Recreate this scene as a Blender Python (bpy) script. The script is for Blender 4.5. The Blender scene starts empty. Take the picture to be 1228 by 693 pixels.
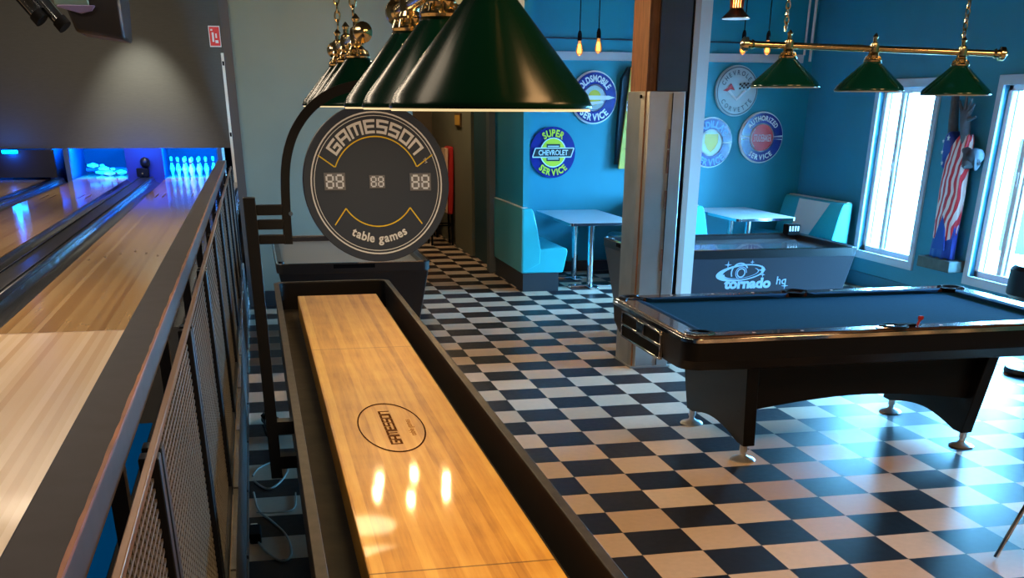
import bpy, bmesh, math, random
from mathutils import Vector, Matrix
random.seed(7)
SC = bpy.context.scene
COL = SC.collection
PI = math.pi

# ------------------------------------------------------------------ helpers
def lin(c):
    c = c / 255.0
    return c / 12.92 if c <= .04045 else ((c + .055) / 1.055) ** 2.4
def rgb(r, g, b):
    return (lin(r), lin(g), lin(b), 1)
MATS = {}
def mat(name, col=(200, 200, 200), rough=.5, metal=0., emis=None, es=0., coat=0., spec=.5, noise=0., nscale=8., bump=0., stretch=(1, 1, 1)):
    """principled material; 'noise' mottles the colour, 'bump' adds relief, both in object space"""
    if name in MATS: return MATS[name]
    m = bpy.data.materials.new(name); m.use_nodes = True
    nt = m.node_tree; b = nt.nodes['Principled BSDF']
    b.inputs['Base Color'].default_value = rgb(*col)
    b.inputs['Roughness'].default_value = rough
    b.inputs['Metallic'].default_value = metal
    b.inputs['Coat Weight'].default_value = coat
    b.inputs['Specular IOR Level'].default_value = spec
    if emis:
        b.inputs['Emission Color'].default_value = rgb(*emis)
        b.inputs['Emission Strength'].default_value = es
    if noise or bump:
        tc = nt.nodes.new('ShaderNodeTexCoord'); mp = nt.nodes.new('ShaderNodeMapping')
        mp.inputs['Scale'].default_value = stretch
        nt.links.new(tc.outputs['Object'], mp.inputs[0])
        n = nt.nodes.new('ShaderNodeTexNoise'); n.inputs['Scale'].default_value = nscale; n.inputs['Detail'].default_value = 5
        nt.links.new(mp.outputs[0], n.inputs['Vector'])
        if noise:
            mx = nt.nodes.new('ShaderNodeMix'); mx.data_type = 'RGBA'; mx.blend_type = 'MULTIPLY'
            mx.inputs[0].default_value = 1
            mx.inputs[6].default_value = rgb(*col)
            rp = nt.nodes.new('ShaderNodeValToRGB')
            lo = 1 - noise; hi = 1 + noise
            rp.color_ramp.elements[0].position = .3; rp.color_ramp.elements[0].color = (lo, lo, lo, 1)
            rp.color_ramp.elements[1].position = .7; rp.color_ramp.elements[1].color = (hi, hi, hi, 1)
            nt.links.new(n.outputs['Fac'], rp.inputs[0]); nt.links.new(rp.outputs[0], mx.inputs[7])
            nt.links.new(mx.outputs[2], b.inputs['Base Color'])
        if bump:
            bp = nt.nodes.new('ShaderNodeBump'); bp.inputs['Strength'].default_value = bump; bp.inputs['Distance'].default_value = .01
            nt.links.new(n.outputs['Fac'], bp.inputs['Height']); nt.links.new(bp.outputs[0], b.inputs['Normal'])
    MATS[name] = m
    return m

class MB:
    def __init__(s): s.bm = bmesh.new()
    def face(s, vs):
        try: return s.bm.faces.new(vs)
        except ValueError: return None
    def box(s, x0, x1, y0, y1, z0, z1, M=None):
        M = M or Matrix()
        v = [s.bm.verts.new(M @ Vector(p)) for p in ((x0,y0,z0),(x1,y0,z0),(x1,y1,z0),(x0,y1,z0),(x0,y0,z1),(x1,y0,z1),(x1,y1,z1),(x0,y1,z1))]
        for f in ((3,2,1,0),(4,5,6,7),(0,1,5,4),(1,2,6,5),(2,3,7,6),(3,0,4,7)): s.face([v[i] for i in f])
        return s
    def loft(s, rings, cap=True, closed=True):
        R = [[s.bm.verts.new(p) for p in r] for r in rings]
        n = len(R[0])
        for a, b in zip(R, R[1:]):
            for i in range(n if closed else n - 1):
                j = (i + 1) % n
                s.face([a[i], a[j], b[j], b[i]])
        if cap and closed:
            s.face(R[0][::-1]); s.face(R[-1])
        return s
    def prism(s, poly, a, b, axis='z', M=None):
        """extrude 2-D polygon; axis z: (x,y); axis y: (x,z); axis x: (y,z)"""
        M = M or Matrix()
        def P(p, t):
            if axis == 'z': return M @ Vector((p[0], p[1], t))
            if axis == 'y': return M @ Vector((p[0], t, p[1]))
            return M @ Vector((t, p[0], p[1]))
        return s.loft([[P(p, a) for p in poly], [P(p, b) for p in poly]])
    def tube(s, pts, r, seg=10, cap=True):
        pts = [Vector(p) for p in pts]
        rs = r if isinstance(r, (list, tuple)) else [r] * len(pts)
        rings = []; up = None
        for i, p in enumerate(pts):
            d = (pts[min(i+1, len(pts)-1)] - pts[max(i-1, 0)]).normalized()
            if up is None:
                up = d.orthogonal().normalized()
            else:
                up = (up - d * up.dot(d)); up = up.normalized() if up.length > 1e-6 else d.orthogonal().normalized()
            w = d.cross(up)
            rings.append([p + rs[i] * (math.cos(2*PI*k/seg) * up + math.sin(2*PI*k/seg) * w) for k in range(seg)])
        return s.loft(rings, cap)
    def lathe(s, prof, c=(0,0,0), seg=32, M=None, cap=True):
        M = M or Matrix(); c = Vector(c)
        return s.loft([[c + (M @ Vector((r*math.cos(2*PI*k/seg), r*math.sin(2*PI*k/seg), z))) for k in range(seg)] for r, z in prof], cap)
    def ring(s, r0, r1, y, c, a0=0, a1=2*PI, seg=64, th=.002):
        """flat annulus in the x-z plane facing -y"""
        full = abs(a1 - a0 - 2*PI) < 1e-6
        n = seg
        V = []
        for k in range(n + (0 if full else 1)):
            a = a0 + (a1 - a0) * k / n
            V.append((s.bm.verts.new((c[0]+r0*math.cos(a), y, c[1]+r0*math.sin(a))), s.bm.verts.new((c[0]+r1*math.cos(a), y, c[1]+r1*math.sin(a)))))
        m = len(V)
        for k in range(m if full else m - 1):
            a, b = V[k], V[(k+1) % m]
            s.face([a[0], b[0], b[1], a[1]])
        return s
    def poly(s, pts):
        s.face([s.bm.verts.new(p) for p in pts]); return s
    def mesh(s, vf, M):
        V, F = vf
        vs = [s.bm.verts.new(M(v) if callable(M) else M @ Vector(v)) for v in V]
        for f in F: s.face([vs[i] for i in f])
        return s
    def build(s, name, m, parent=None, smooth=40, bevel=0., loc=None, fix=True):
        if fix: bmesh.ops.recalc_face_normals(s.bm, faces=s.bm.faces)
        off = Vector((0,0,0))
        if parent is not None:
            off = wloc(parent)
        elif loc is not None:
            off = Vector(loc)
        for v in s.bm.verts: v.co -= off
        me = bpy.data.meshes.new(name); s.bm.to_mesh(me); s.bm.free()
        me.materials.append(m)
        if smooth:
            for p in me.polygons: p.use_smooth = True
            me.set_sharp_from_angle(angle=math.radians(smooth))
        o = bpy.data.objects.new(name, me); COL.objects.link(o)
        if parent is not None: o.parent = parent
        elif loc is not None: o.location = loc
        if bevel:
            b = o.modifiers.new('bevel', 'BEVEL'); b.width = bevel; b.segments = 2; b.limit_method = 'ANGLE'; b.angle_limit = math.radians(40)
        return o
def wloc(o):
    p = Vector((0,0,0))
    while o is not None:
        p += Vector(o.location); o = o.parent
    return p
def tag(o, label, cat, group=None):
    o['label'] = label; o['category'] = cat
    if group: o['group'] = group
    return o
def thing(name, label, cat, loc=(0,0,0), group=None, rz=0):
    o = bpy.data.objects.new(name, None); COL.objects.link(o); o.location = loc; o.rotation_euler = (0,0,rz)
    o.empty_display_size = .1
    return tag(o, label, cat, group)
def struct(o):
    o['kind'] = 'structure'; return o
def dup(root, loc, label, group=None, rz=None):
    r = root.copy(); COL.objects.link(r); r.location = loc; r['label'] = label
    if rz is not None: r.rotation_euler = (0,0,rz)
    if group: r['group'] = group
    for ch in root.children:
        c = ch.copy(); COL.objects.link(c); c.parent = r
        for g in ch.children:
            d = g.copy(); COL.objects.link(d); d.parent = c
    return r
def arc(cx, cy, r, a0, a1, n=8):
    return [(cx + r*math.cos(a0+(a1-a0)*k/n), cy + r*math.sin(a0+(a1-a0)*k/n)) for k in range(n+1)]
def rrect(x0, x1, y0, y1, r, n=5):
    return arc(x1-r, y1-r, r, 0, PI/2, n) + arc(x0+r, y1-r, r, PI/2, PI, n) + arc(x0+r, y0+r, r, PI, 1.5*PI, n) + arc(x1-r, y0+r, r, 1.5*PI, 2*PI, n)
def spline(pts, n=6):
    pts = [Vector(p) for p in pts]; out = []
    for i in range(len(pts)-1):
        p0, p1, p2, p3 = pts[max(i-1,0)], pts[i], pts[i+1], pts[min(i+2,len(pts)-1)]
        for k in range(n):
            t = k/n
            out.append(.5*((2*p1)+(p2-p0)*t+(2*p0-5*p1+4*p2-p3)*t*t+(3*p1-p0-3*p2+p3)*t**3))
    return out + [pts[-1]]

# lettering -------------------------------------------------------------
_T = {}
def glyphs(t, off=0.):
    key = (t, round(off, 4))
    if key in _T: return _T[key]
    cu = bpy.data.curves.new('lettering', 'FONT'); cu.body = t; cu.size = 1; cu.resolution_u = 3; cu.offset = off
    o = bpy.data.objects.new('lettering', cu); COL.objects.link(o)
    bpy.context.view_layer.update()
    me = bpy.data.meshes.new_from_object(o.evaluated_get(bpy.context.evaluated_depsgraph_get()))
    V = [tuple(v.co) for v in me.vertices]; F = [tuple(p.vertices) for p in me.polygons]
    bpy.data.objects.remove(o); bpy.data.curves.remove(cu); bpy.data.meshes.remove(me)
    x0 = min(v[0] for v in V); x1 = max(v[0] for v in V)
    _T[key] = ([(v[0]-x0, v[1], 0) for v in V], F), x1 - x0
    return _T[key]
def line_text(mb, t, size, M, sx=1., bold=0.):
    """centred on x; M maps (x, y) of the text plane to the world"""
    g, w = glyphs(t, bold/size)
    mb.mesh(g, lambda v: M((v[0]-w/2)*size*sx, v[1]*size))
    return mb
def arc_text(mb, t, size, r, M, centre=PI/2, sx=1., gap=.06, bottom=False, bold=0.):
    ws = []
    for ch in t: ws.append(.25 if ch == ' ' else glyphs(ch, bold/size)[1])
    tot = sum((w + gap) * size * sx for w in ws) - gap*size*sx
    s = -tot/2
    rm = r + (-size*.35 if bottom else size*.35)
    for ch, w in zip(t, ws):
        mid = s + w*size*sx/2; s += (w + gap)*size*sx
        if ch == ' ': continue
        a = centre + mid/rm if bottom else centre - mid/rm
        rot = a + PI/2 if bottom else a - PI/2
        cx, cy = r*math.cos(a), r*math.sin(a)
        ca, sa = math.cos(rot), math.sin(rot)
        g, w_ = glyphs(ch, bold/size)
        def f(v):
            x = (v[0]-w_/2)*size*sx; y = v[1]*size
            return M(cx + x*ca - y*sa, cy + x*sa + y*ca)
        mb.mesh(g, f)
    return mb
STROKE = {  # square blocky letters, unit height
 'G': (.85, [[(.85,1),(0,1),(0,0),(.85,0),(.85,.5),(.42,.5)]]),
 'A': (.85, [[(0,0),(0,1),(.85,1),(.85,0)],[(0,.42),(.85,.42)]]),
 'M': (1.15,[[(0,0),(0,1),(1.15,1),(1.15,0)],[(.575,1),(.575,.1)]]),
 'E': (.8, [[(.8,1),(0,1),(0,0),(.8,0)],[(0,.5),(.75,.5)]]),
 'S': (.85, [[(.85,1),(0,1),(0,.5),(.85,.5),(.85,0),(0,0)]]),
 'O': (.85, [[(0,0),(0,1),(.85,1),(.85,0),(0,0)]]),
 'N': (.85, [[(0,0),(0,1),(.85,1),(.85,0)]])}
def block_text(mb, t, size, M, th=.2, gap=.32):
    """M(x, y): x along the line from its centre, y up; every stroke a chain of small quads so M may bend"""
    tot = sum(STROKE[c][0] + gap for c in t) - gap; x = -tot/2
    h = th/2; c_ = .025
    for ch in t:
        w, ls = STROKE[ch]; cells = set()
        for l in ls:
            for (ax, ay), (bx, by) in zip(l, l[1:]):
                for i in range(round((min(ax,bx)-h)/c_), round((max(ax,bx)+h)/c_)):
                    for j in range(round((min(ay,by)-h)/c_), round((max(ay,by)+h)/c_)): cells.add((i, j))
        for j in sorted({q[1] for q in cells}):
            row = sorted(q[0] for q in cells if q[1] == j); k = 0
            while k < len(row):
                e = k
                while e+1 < len(row) and row[e+1] == row[e]+1 and e-k < 9: e += 1
                a, b_ = row[k], row[e]+1
                mb.poly([M((x+px*c_)*size, py*c_*size) for px, py in ((a, j), (b_, j), (b_, j+1), (a, j+1))]); k = e+1
        x += w + gap
    return mb

# ------------------------------------------------------------------ procedural surfaces
def nodes_mat(name):
    m = bpy.data.materials.new(name); m.use_nodes = True
    nt = m.node_tree; b = nt.nodes['Principled BSDF']
    class N: pass
    n = N(); n.nt = nt; n.b = b
    def add(t, **k):
        x = nt.nodes.new('ShaderNode'+t)
        for a, v in k.items(): setattr(x, a, v)
        return x
    def L(a, c): nt.links.new(a, c)
    def math_(op, a, b_=None):
        x = add('Math', operation=op)
        for i, v in enumerate((a, b_)):
            if v is None: continue
            if isinstance(v, (int, float)): x.inputs[i].default_value = v
            else: L(v, x.inputs[i])
        return x.outputs[0]
    def mixc(f, a, c, blend='MIX'):
        x = add('Mix', data_type='RGBA', blend_type=blend)
        for i, v in ((0, f), (6, a), (7, c)):
            if isinstance(v, (int, float, tuple)): x.inputs[i].default_value = v
            else: L(v, x.inputs[i])
        return x.outputs[2]
    def ramp(f, stops):
        x = add('ValToRGB'); e = x.color_ramp.elements
        while len(e) < len(stops): e.new(.5)
        for i, (p, c) in enumerate(stops): e[i].position = p; e[i].color = c
        L(f, x.inputs[0]); return x.outputs[0]
    n.add, n.L, n.math, n.mixc, n.ramp, n.m = add, L, math_, mixc, ramp, m
    return n
def checker_floor():
    n = nodes_mat('checkerboard_tiles'); T = .305
    tc = n.add('TexCoord'); sp = n.add('SeparateXYZ'); n.L(tc.outputs['Object'], sp.inputs[0])
    u = n.math('DIVIDE', n.math('SUBTRACT', sp.outputs[0], 1.6295), T); v = n.math('DIVIDE', n.math('SUBTRACT', sp.outputs[1], 5.6737), T)
    fu, fv = n.math('FLOOR', u), n.math('FLOOR', v)
    par = n.math('MODULO', n.math('ADD', n.math('ADD', fu, fv), 200), 2)
    cb = n.add('CombineXYZ'); n.L(fu, cb.inputs[0]); n.L(fv, cb.inputs[1])
    wn = n.add('TexWhiteNoise', noise_dimensions='3D'); n.L(cb.outputs[0], wn.inputs['Vector'])
    nz = n.add('TexNoise'); nz.inputs['Scale'].default_value = 26; nz.inputs['Detail'].default_value = 6; n.L(tc.outputs['Object'], nz.inputs['Vector'])
    light = n.ramp(wn.outputs[0], [(0, rgb(188,162,136)), (.5, rgb(204,182,158)), (1, rgb(212,194,174))])
    dark = n.ramp(wn.outputs[0], [(0, rgb(22,22,26)), (1, rgb(40,40,46))])
    c = n.mixc(par, dark, light)
    mot = n.ramp(nz.outputs[0], [(.3, (.93,.93,.93,1)), (.7, (1.03,1.03,1.03,1))])
    c = n.mixc(1., c, mot, 'MULTIPLY')
    # thin dark joints
    def joint(w):
        f = n.math('FRACT', w); return n.math('LESS_THAN', n.math('MINIMUM', f, n.math('SUBTRACT', 1, f)), .006)
    j = n.math('MAXIMUM', joint(u), joint(v))
    c = n.mixc(n.math('MULTIPLY', j, .5), c, rgb(60,50,45))
    n.L(c, n.b.inputs['Base Color'])
    n.b.inputs['Specular IOR Level'].default_value = .15
    rr = n.math('ADD', n.math('MULTIPLY', nz.outputs[0], .16), .31); n.L(rr, n.b.inputs['Roughness'])
    bp = n.add('Bump'); bp.inputs['Strength'].default_value = .06; bp.inputs['Distance'].default_value = .004
    n2 = n.add('TexNoise'); n2.inputs['Scale'].default_value = 9; n.L(tc.outputs['Object'], n2.inputs['Vector'])
    n.L(n2.outputs[0], bp.inputs['Height']); n.L(bp.outputs[0], n.b.inputs['Normal'])
    return n.m
def boards(name, w, cols, rough=.3, grain=.25, coat=0., length=0.):
    """strip wood running along y, boards w wide"""
    n = nodes_mat(name)
    tc = n.add('TexCoord'); sp = n.add('SeparateXYZ'); n.L(tc.outputs['Object'], sp.inputs[0])
    iu = n.math('FLOOR', n.math('DIVIDE', sp.outputs[0], w))
    cb = n.add('CombineXYZ'); n.L(iu, cb.inputs[0])
    if length:
        wo = n.add('TexWhiteNoise', noise_dimensions='1D'); n.L(iu, wo.inputs['W'])
        n.L(n.math('FLOOR', n.math('ADD', n.math('DIVIDE', sp.outputs[1], length), wo.outputs[0])), cb.inputs[1])
    wn = n.add('TexWhiteNoise', noise_dimensions='3D'); n.L(cb.outputs[0], wn.inputs['Vector'])
    mp = n.add('Mapping'); mp.inputs['Scale'].default_value = (40, 1.6, 1); n.L(tc.outputs['Object'], mp.inputs[0])
    nz = n.add('TexNoise'); nz.inputs['Scale'].default_value = 2.2; nz.inputs['Detail'].default_value = 6; n.L(mp.outputs[0], nz.inputs['Vector'])
    f = n.math('ADD', n.math('MULTIPLY', wn.outputs[0], 1-grain), n.math('MULTIPLY', nz.outputs[0], grain))
    c = n.ramp(f, [(i/(len(cols)-1), rgb(*k)) for i, k in enumerate(cols)])
    n.L(c, n.b.inputs['Base Color']); n.b.inputs['Roughness'].default_value = rough; n.b.inputs['Coat Weight'].default_value = coat
    n.b.inputs['Coat Roughness'].default_value = .06
    return n.m
def shuffle_wood():
    n = nodes_mat('polished_maple')
    tc = n.add('TexCoord'); sp = n.add('SeparateXYZ'); n.L(tc.outputs['Object'], sp.inputs[0])
    iu = n.math('FLOOR', n.math('DIVIDE', sp.outputs[0], .034))
    cb = n.add('CombineXYZ'); n.L(iu, cb.inputs[0])
    wn = n.add('TexWhiteNoise', noise_dimensions='3D'); n.L(cb.outputs[0], wn.inputs['Vector'])
    mp = n.add('Mapping'); mp.inputs['Scale'].default_value = (22, 1.1, 1); n.L(tc.outputs['Object'], mp.inputs[0])
    nz = n.add('TexNoise'); nz.inputs['Scale'].default_value = 1.8; nz.inputs['Detail'].default_value = 8; nz.inputs['Roughness'].default_value = .65; n.L(mp.outputs[0], nz.inputs['Vector'])
    n3 = n.add('TexNoise'); n3.inputs['Scale'].default_value = 5; n3.inputs['Detail'].default_value = 4; n.L(tc.outputs['Object'], n3.inputs['Vector'])
    f = n.math('ADD', n.math('MULTIPLY', wn.outputs[0], .25), n.math('ADD', n.math('MULTIPLY', nz.outputs[0], .55), n.math('MULTIPLY', n3.outputs[0], .25)))
    c = n.ramp(f, [(.3, rgb(150,98,28)), (.5, rgb(192,138,50)), (.72, rgb(214,166,76))])
    # the four cross joints of the segments
    y = sp.outputs[1]
    j = None
    for yy in (2.605, 5.55):
        k = n.math('LESS_THAN', n.math('ABSOLUTE', n.math('SUBTRACT', y, yy-4.3)), .004)
        j = k if j is None else n.math('MAXIMUM', j, k)
    c = n.mixc(n.math('MULTIPLY', j, .75), c, rgb(70,40,15))
    n.L(c, n.b.inputs['Base Color'])
    n.b.inputs['Roughness'].default_value = .5
    n.b.inputs['Coat Weight'].default_value = .32; n.b.inputs['Coat Roughness'].default_value = .05; n.b.inputs['Specular IOR Level'].default_value = .3
    return n.m
def flag_stripes():
    n = nodes_mat('flag_stripes')
    tc = n.add('TexCoord'); sp = n.add('SeparateXYZ'); n.L(tc.outputs['Object'], sp.inputs[0])
    nz = n.add('TexNoise'); nz.inputs['Scale'].default_value = 3.2; n.L(tc.outputs['Object'], nz.inputs['Vector'])
    t = n.math('ADD', n.math('ADD', sp.outputs[1], n.math('MULTIPLY', sp.outputs[2], .13)), n.math('MULTIPLY', nz.outputs[0], .16))
    f = n.math('GREATER_THAN', n.math('FRACT', n.math('MULTIPLY', t, 13.5)), .5)
    n.L(n.mixc(f, rgb(200,40,55), rgb(235,230,230)), n.b.inputs['Base Color']); n.b.inputs['Roughness'].default_value = .4
    return n.m
def pane_glass():
    n = nodes_mat('window_glass')
    nt = n.nt; out = nt.nodes['Material Output']; nt.nodes.remove(n.b)
    t = n.add('BsdfTransparent'); g = n.add('BsdfGlossy'); g.inputs['Roughness'].default_value = .02
    fr = n.add('LayerWeight'); fr.inputs[0].default_value = .12
    mx = n.add('MixShader'); n.L(n.math('MULTIPLY', fr.outputs['Fresnel'], .6), mx.inputs[0]); n.L(t.outputs[0], mx.inputs[1]); n.L(g.outputs[0], mx.inputs[2])
    n.L(mx.outputs[0], out.inputs[0])
    return n.m

M_floor = checker_floor()
M_lane = boards('lane_maple', .0405, [(176,128,76), (200,156,100), (212,172,116), (230,194,142)], .13, .12, .6)
M_appr = boards('approach_maple', .0405, [(196,156,112), (214,180,138), (226,196,158), (240,214,180)], .25, .12, .1)
M_shuf = shuffle_wood()
M_teal = mat('teal_paint', (12,138,160), .5, noise=.05, nscale=2)
M_tealr = mat('teal_paint_window_wall', (46,134,162), .5, noise=.05, nscale=2)
M_mask = mat('black_lane_wall', (74,70,60), .8, noise=.08, nscale=30, stretch=(.3,1,3))
M_dark = mat('dark_ceiling', (30,32,36), .9)
M_olive = mat('olive_grey_wall', (112,112,96), .6)
M_black = mat('black_laminate', (13,13,17), .4, spec=.25, noise=.15, nscale=40)
M_blackm = mat('black_metal', (13,17,26), .4, .3)
M_matte = mat('matte_black', (12,12,14), .85, spec=.12)
M_steel = mat('brushed_steel', (176,180,180), .42, .9, noise=.16, nscale=3, bump=.05)
M_chrome = mat('chrome', (225,228,232), .08, 1.)
M_brass = mat('polished_brass', (232,214,168), .16, 1.)
M_green = mat('green_enamel', (4,40,30), .22, coat=.0, spec=.2)
M_greenb = mat('green_enamel_bright', (8,80,70), .14, coat=.7)
M_lining = mat('white_enamel_lining_glow', (250,240,215), .5, emis=(255,226,165), es=.9)  # lamplight on the lining put in as a glow of its own
M_liningoff = mat('white_enamel_lining_unlit', (240,242,240), .5)
M_bulb = mat('lit_bulb', (255,240,210), .3, emis=(255,205,130), es=3)
M_bulboff = mat('frosted_bulb', (240,238,230), .3)
M_trimw = mat('white_trim_paint', (225,226,228), .45)
M_white = mat('white_plastic', (228,228,224), .4)
M_pin = mat('pin_white', (240,240,240), .25)

# ------------------------------------------------------------------ room shell
CE = 4.3
b = MB().box(-.215, 7.1, -2.2, 19.2, -.1, 0); struct(b.build('floor', M_floor))
b = MB().box(-9, -.215, -2.2, 30, -.1, 0); struct(b.build('floor_under_lanes', M_matte))
b = MB().box(-9, 7.1, -2.2, 30, CE, CE+.1); struct(b.build('ceiling', M_dark))
b = MB().box(-9.1, -9, -2.2, 30, 0, CE); struct(b.build('wall_left', M_mask))
b = MB().box(-9.1, 7.1, -2.3, -2.2, -.1, CE); struct(b.build('wall_behind_camera', mat('grey_teal_paint', (96,110,112), .6)))
b = MB().box(-9, -.18, 29.9, 30, 0, CE); struct(b.build('wall_far_left', M_matte))
# raised lane platform: riser, cap, approach
b = MB().box(-9, -.225, -2.2, 8.17, 0, .47); struct(b.build('floor_approach', M_appr))
b = MB().box(-9, -.225, 8.17, 29.8, 0, .35); struct(b.build('floor_lane_bed', M_matte))
b = MB()
y = -2.0
while y < 11.8:
    b.box(-.225, -.205, y, y+.93, 0, .40); b.box(-.225, -.195, y+.01, y+.92, .05, .07); y += .95
struct(b.build('baseboard_platform', mat('grey_riser_board', (74,74,76), .5, noise=.2, nscale=20)))
b = MB().box(-1.0, -.62, -2.2, 5.5, .47, .485); struct(b.build('trim_blue_strip', mat('blue_carpet_edge', (0,76,150), .9, spec=.0)))
b = MB().box(-.62, -.225, -2.2, 11.9, .47, .482).box(-.82, -.62, 5.5, 8.17, .47, .482); struct(b.build('trim_platform_edge', M_matte))
# teal wall across the end of the shuffleboard, with dark end cap
b = MB().box(-.10, 1.62, 12.0, 12.12, 0, CE); struct(b.build('wall_back_left', mat('teal_paint_warm_lit', (106,126,122), .5, noise=.05, nscale=2)))  # teal paint greyed, the warm light on this wall put into its colour
b = MB().box(-.185, -.10, 11.97, 12.15, 0, CE); struct(b.build('trim_wall_end', mat('grey_metal_cap', (62,66,70), .5)))
b = MB().box(-.10, 1.62, 11.97, 12.0, 0, .15); struct(b.build('baseboard_back_left', mat('dark_baseboard', (28,40,48), .5)))
b = MB().box(-.10, 0, 12.12, 30, 0, CE); struct(b.build('wall_lane_side', M_mask))
b = MB().box(1.5, 1.62, 12.12, 19.2, 0, CE); struct(b.build('wall_corridor_left', M_olive))
b = MB().box(1.5, 3.0, 19.1, 19.2, 0, CE); struct(b.build('wall_corridor_end', mat('brown_corridor_wall', (92,78,60), .6)))
b = MB().box(2.89, 3.02, 15.62, 19.2, 0, CE); struct(b.build('wall_corridor_right', M_olive))
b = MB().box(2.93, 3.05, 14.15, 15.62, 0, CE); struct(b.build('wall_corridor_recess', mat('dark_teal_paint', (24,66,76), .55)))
b = MB().box(2.81, 2.98, 13.98, 14.16, 0, CE); struct(b.build('trim_corridor_post', mat('grey_post_paint', (92,98,98), .5)))
b = MB().box(2.885, 2.955, 12.46, 13.98, .88, CE); struct(b.build('wall_alcove_left', M_teal))
b = MB().box(2.98, 7.1, 14.0, 14.12, 0, CE); struct(b.build('wall_back', M_teal))
b = MB().box(2.955, 6.80, 13.955, 14.0, 2.385, 2.475); struct(b.build('trim_white_band', mat('white_band_paint', (196,198,200), .5)))
b = MB().box(2.955, 6.95, 13.93, 14.0, 0, .12); struct(b.build('baseboard_back', mat('dark_baseboard', (28,40,48), .5)))
b = MB().tube([(2.96, 13.97, 2.62), (5.0, 13.97, 2.60), (6.9, 13.97, 2.59)], .009, 6); tag(b.build('wall_cable', mat('grey_cable', (30,60,76), .6)), 'thin dark cable strung along the back wall above the white band', 'cable')
b = MB().tube([(6.86, 13.9, 2.4), (6.86, 13.9, CE)], .018, 8).tube([(6.80, 13.95, 2.47), (6.80, 13.95, CE)], .014, 8)
tag(b.build('conduit_pipe', M_trimw), 'pale twin conduit pipe running up the wall corner by the end of the white band', 'pipe')
# window wall, x = 6.95, with openings
WIN = [(11.10, 12.24), (8.86, 10.0), (6.62, 7.76)]
Z0, Z1 = .38, 2.10
b = MB(); ys = 14.12
for a, c in WIN:
    b.box(6.95, 7.12, c, ys, 0, CE); b.box(6.95, 7.12, a, c, 0, Z0); b.box(6.95, 7.12, a, c, Z1, CE); ys = a
b.box(6.95, 7.12, -2.2, ys, 0, CE); struct(b.build('wall_right', M_tealr, smooth=0))
b = MB().box(6.925, 6.95, -2.2, 13.93, 0, .15); struct(b.build('baseboard_right', mat('teal_baseboard', (30,104,132), .5)))
M_glass = pane_glass(); M_frame = mat('white_window_frame', (235,238,240), .4); M_cas = mat('casing_paint', (185,205,225), .5)
for i, (a, c) in enumerate(WIN):
    w = bpy.data.objects.new('window_%d' % (i+1), None); COL.objects.link(w); w.location = (7.0, (a+c)/2, Z0); struct(w)
    t = .075
    k = MB().box(6.925, 6.95, a-t, a+.01, Z0-t, Z1+t).box(6.925, 6.95, c-.01, c+t, Z0-t, Z1+t).box(6.925, 6.95, a, c, Z1-.01, Z1+t).box(6.925, 6.95, a, c, Z0-t, Z0+.01)
    k.build('window_casing', M_cas, w, bevel=.004)
    k = MB()
    for p, q in ((a, a+.06), (c-.06, c)): k.box(7.0, 7.1, p, q, Z0, Z1)
    k.box(7.0, 7.1, a, c, Z0, Z0+.06).box(7.0, 7.1, a, c, Z1-.06, Z1)
    k.box(7.015, 7.085, c-.40, c-.33, Z0, Z1).box(7.03, 7.075, c-.46, c-.42, Z0, Z1)
    k.box(7.03, 7.075, c-.115, c-.09, Z0, Z1)
    k.build('window_frame', M_frame, w, bevel=.004)
    MB().box(7.005, 7.03, c-.38, c-.345, 1.24, 1.36).build('sash_latch', M_frame, w, bevel=.004)
    MB().box(7.048, 7.052, a+.05, c-.05, Z0+.05, Z1-.05).build('window_pane', M_glass, w, smooth=0)
# outdoors: pale ground and a neighbour's clapboard wall
b = MB().box(7.2, 26, -8, 30, -.5, -.4); struct(b.build('ground_outside', mat('pale_gravel', (205,205,200), .9, noise=.1)))
b = MB()
for k in range(9): b.prism([(13.0, .2*k-.4), (13.08, .2*k-.4), (13.02, .2*k-.2), (13.0, .2*k-.2)], 8, 18.0, 'y', Matrix.Translation((.0,0,0)))
b.box(13.02, 16, 8.0, 18.0, -.4, 1.42)
k = b.build('clapboard_shed', mat('blue_grey_siding', (14,34,48), .7)); tag(k, 'low blue-grey clapboard shed wall outside the right-hand window', 'shed')
# pin end: masking wall over the pits
b = MB().box(-9, -.18, 26.15, 26.3, 1.06, CE); struct(b.build('wall_masking', M_mask))
b = MB()
for k in range(6): b.box(-8.9, -.25, 14+2.2*k, 14.12+2.2*k, CE-.24, CE)
struct(b.build('trim_ceiling_joists', M_matte))

# ------------------------------------------------------------------ bowling lanes
LZ = .47
def lane(x0, x1, label):
    t = thing('bowling_lane', label, 'bowling lane', ((x0+x1)/2, 8.17, .35), 'bowling lanes')
    MB().box(x0, x1, 8.17, 27.9, .352, LZ).build('lane_bed', M_lane, t, 0)
    MB().box(x0, x1, 8.165, 8.18, .352, LZ+.0008).build('foul_line', mat('foul_line_brown', (120,80,45), .4), t, 0)
    c = (x0+x1)/2; ma = mat('arrow_brown', (70,45,28), .4)
    for i in range(-3, 4):
        yy = 12.9 - abs(i)*.22; xx = c + i*.1333
        MB().poly([(xx-.014, yy-.06, LZ+.001), (xx+.014, yy-.06, LZ+.001), (xx, yy+.07, LZ+.001)]).build('aiming_arrow', ma, t, 0)
    for i in (-3,-2,2,3): MB().poly([(c+i*.12-.012, 20.6, LZ+.001), (c+i*.12+.012, 20.6, LZ+.001), (c+i*.12+.012, 21.5, LZ+.001), (c+i*.12-.012, 21.5, LZ+.001)]).build('range_mark', ma, t, 0)
    return t
L1 = (-1.885, -.83); L2 = (-3.74, -2.685); L3 = (-5.37, -4.315); L4 = (-7.22, -6.165)
lane(*L1, 'pale strip-wood bowling lane nearest the railing, full rack of pins at its end')
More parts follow.
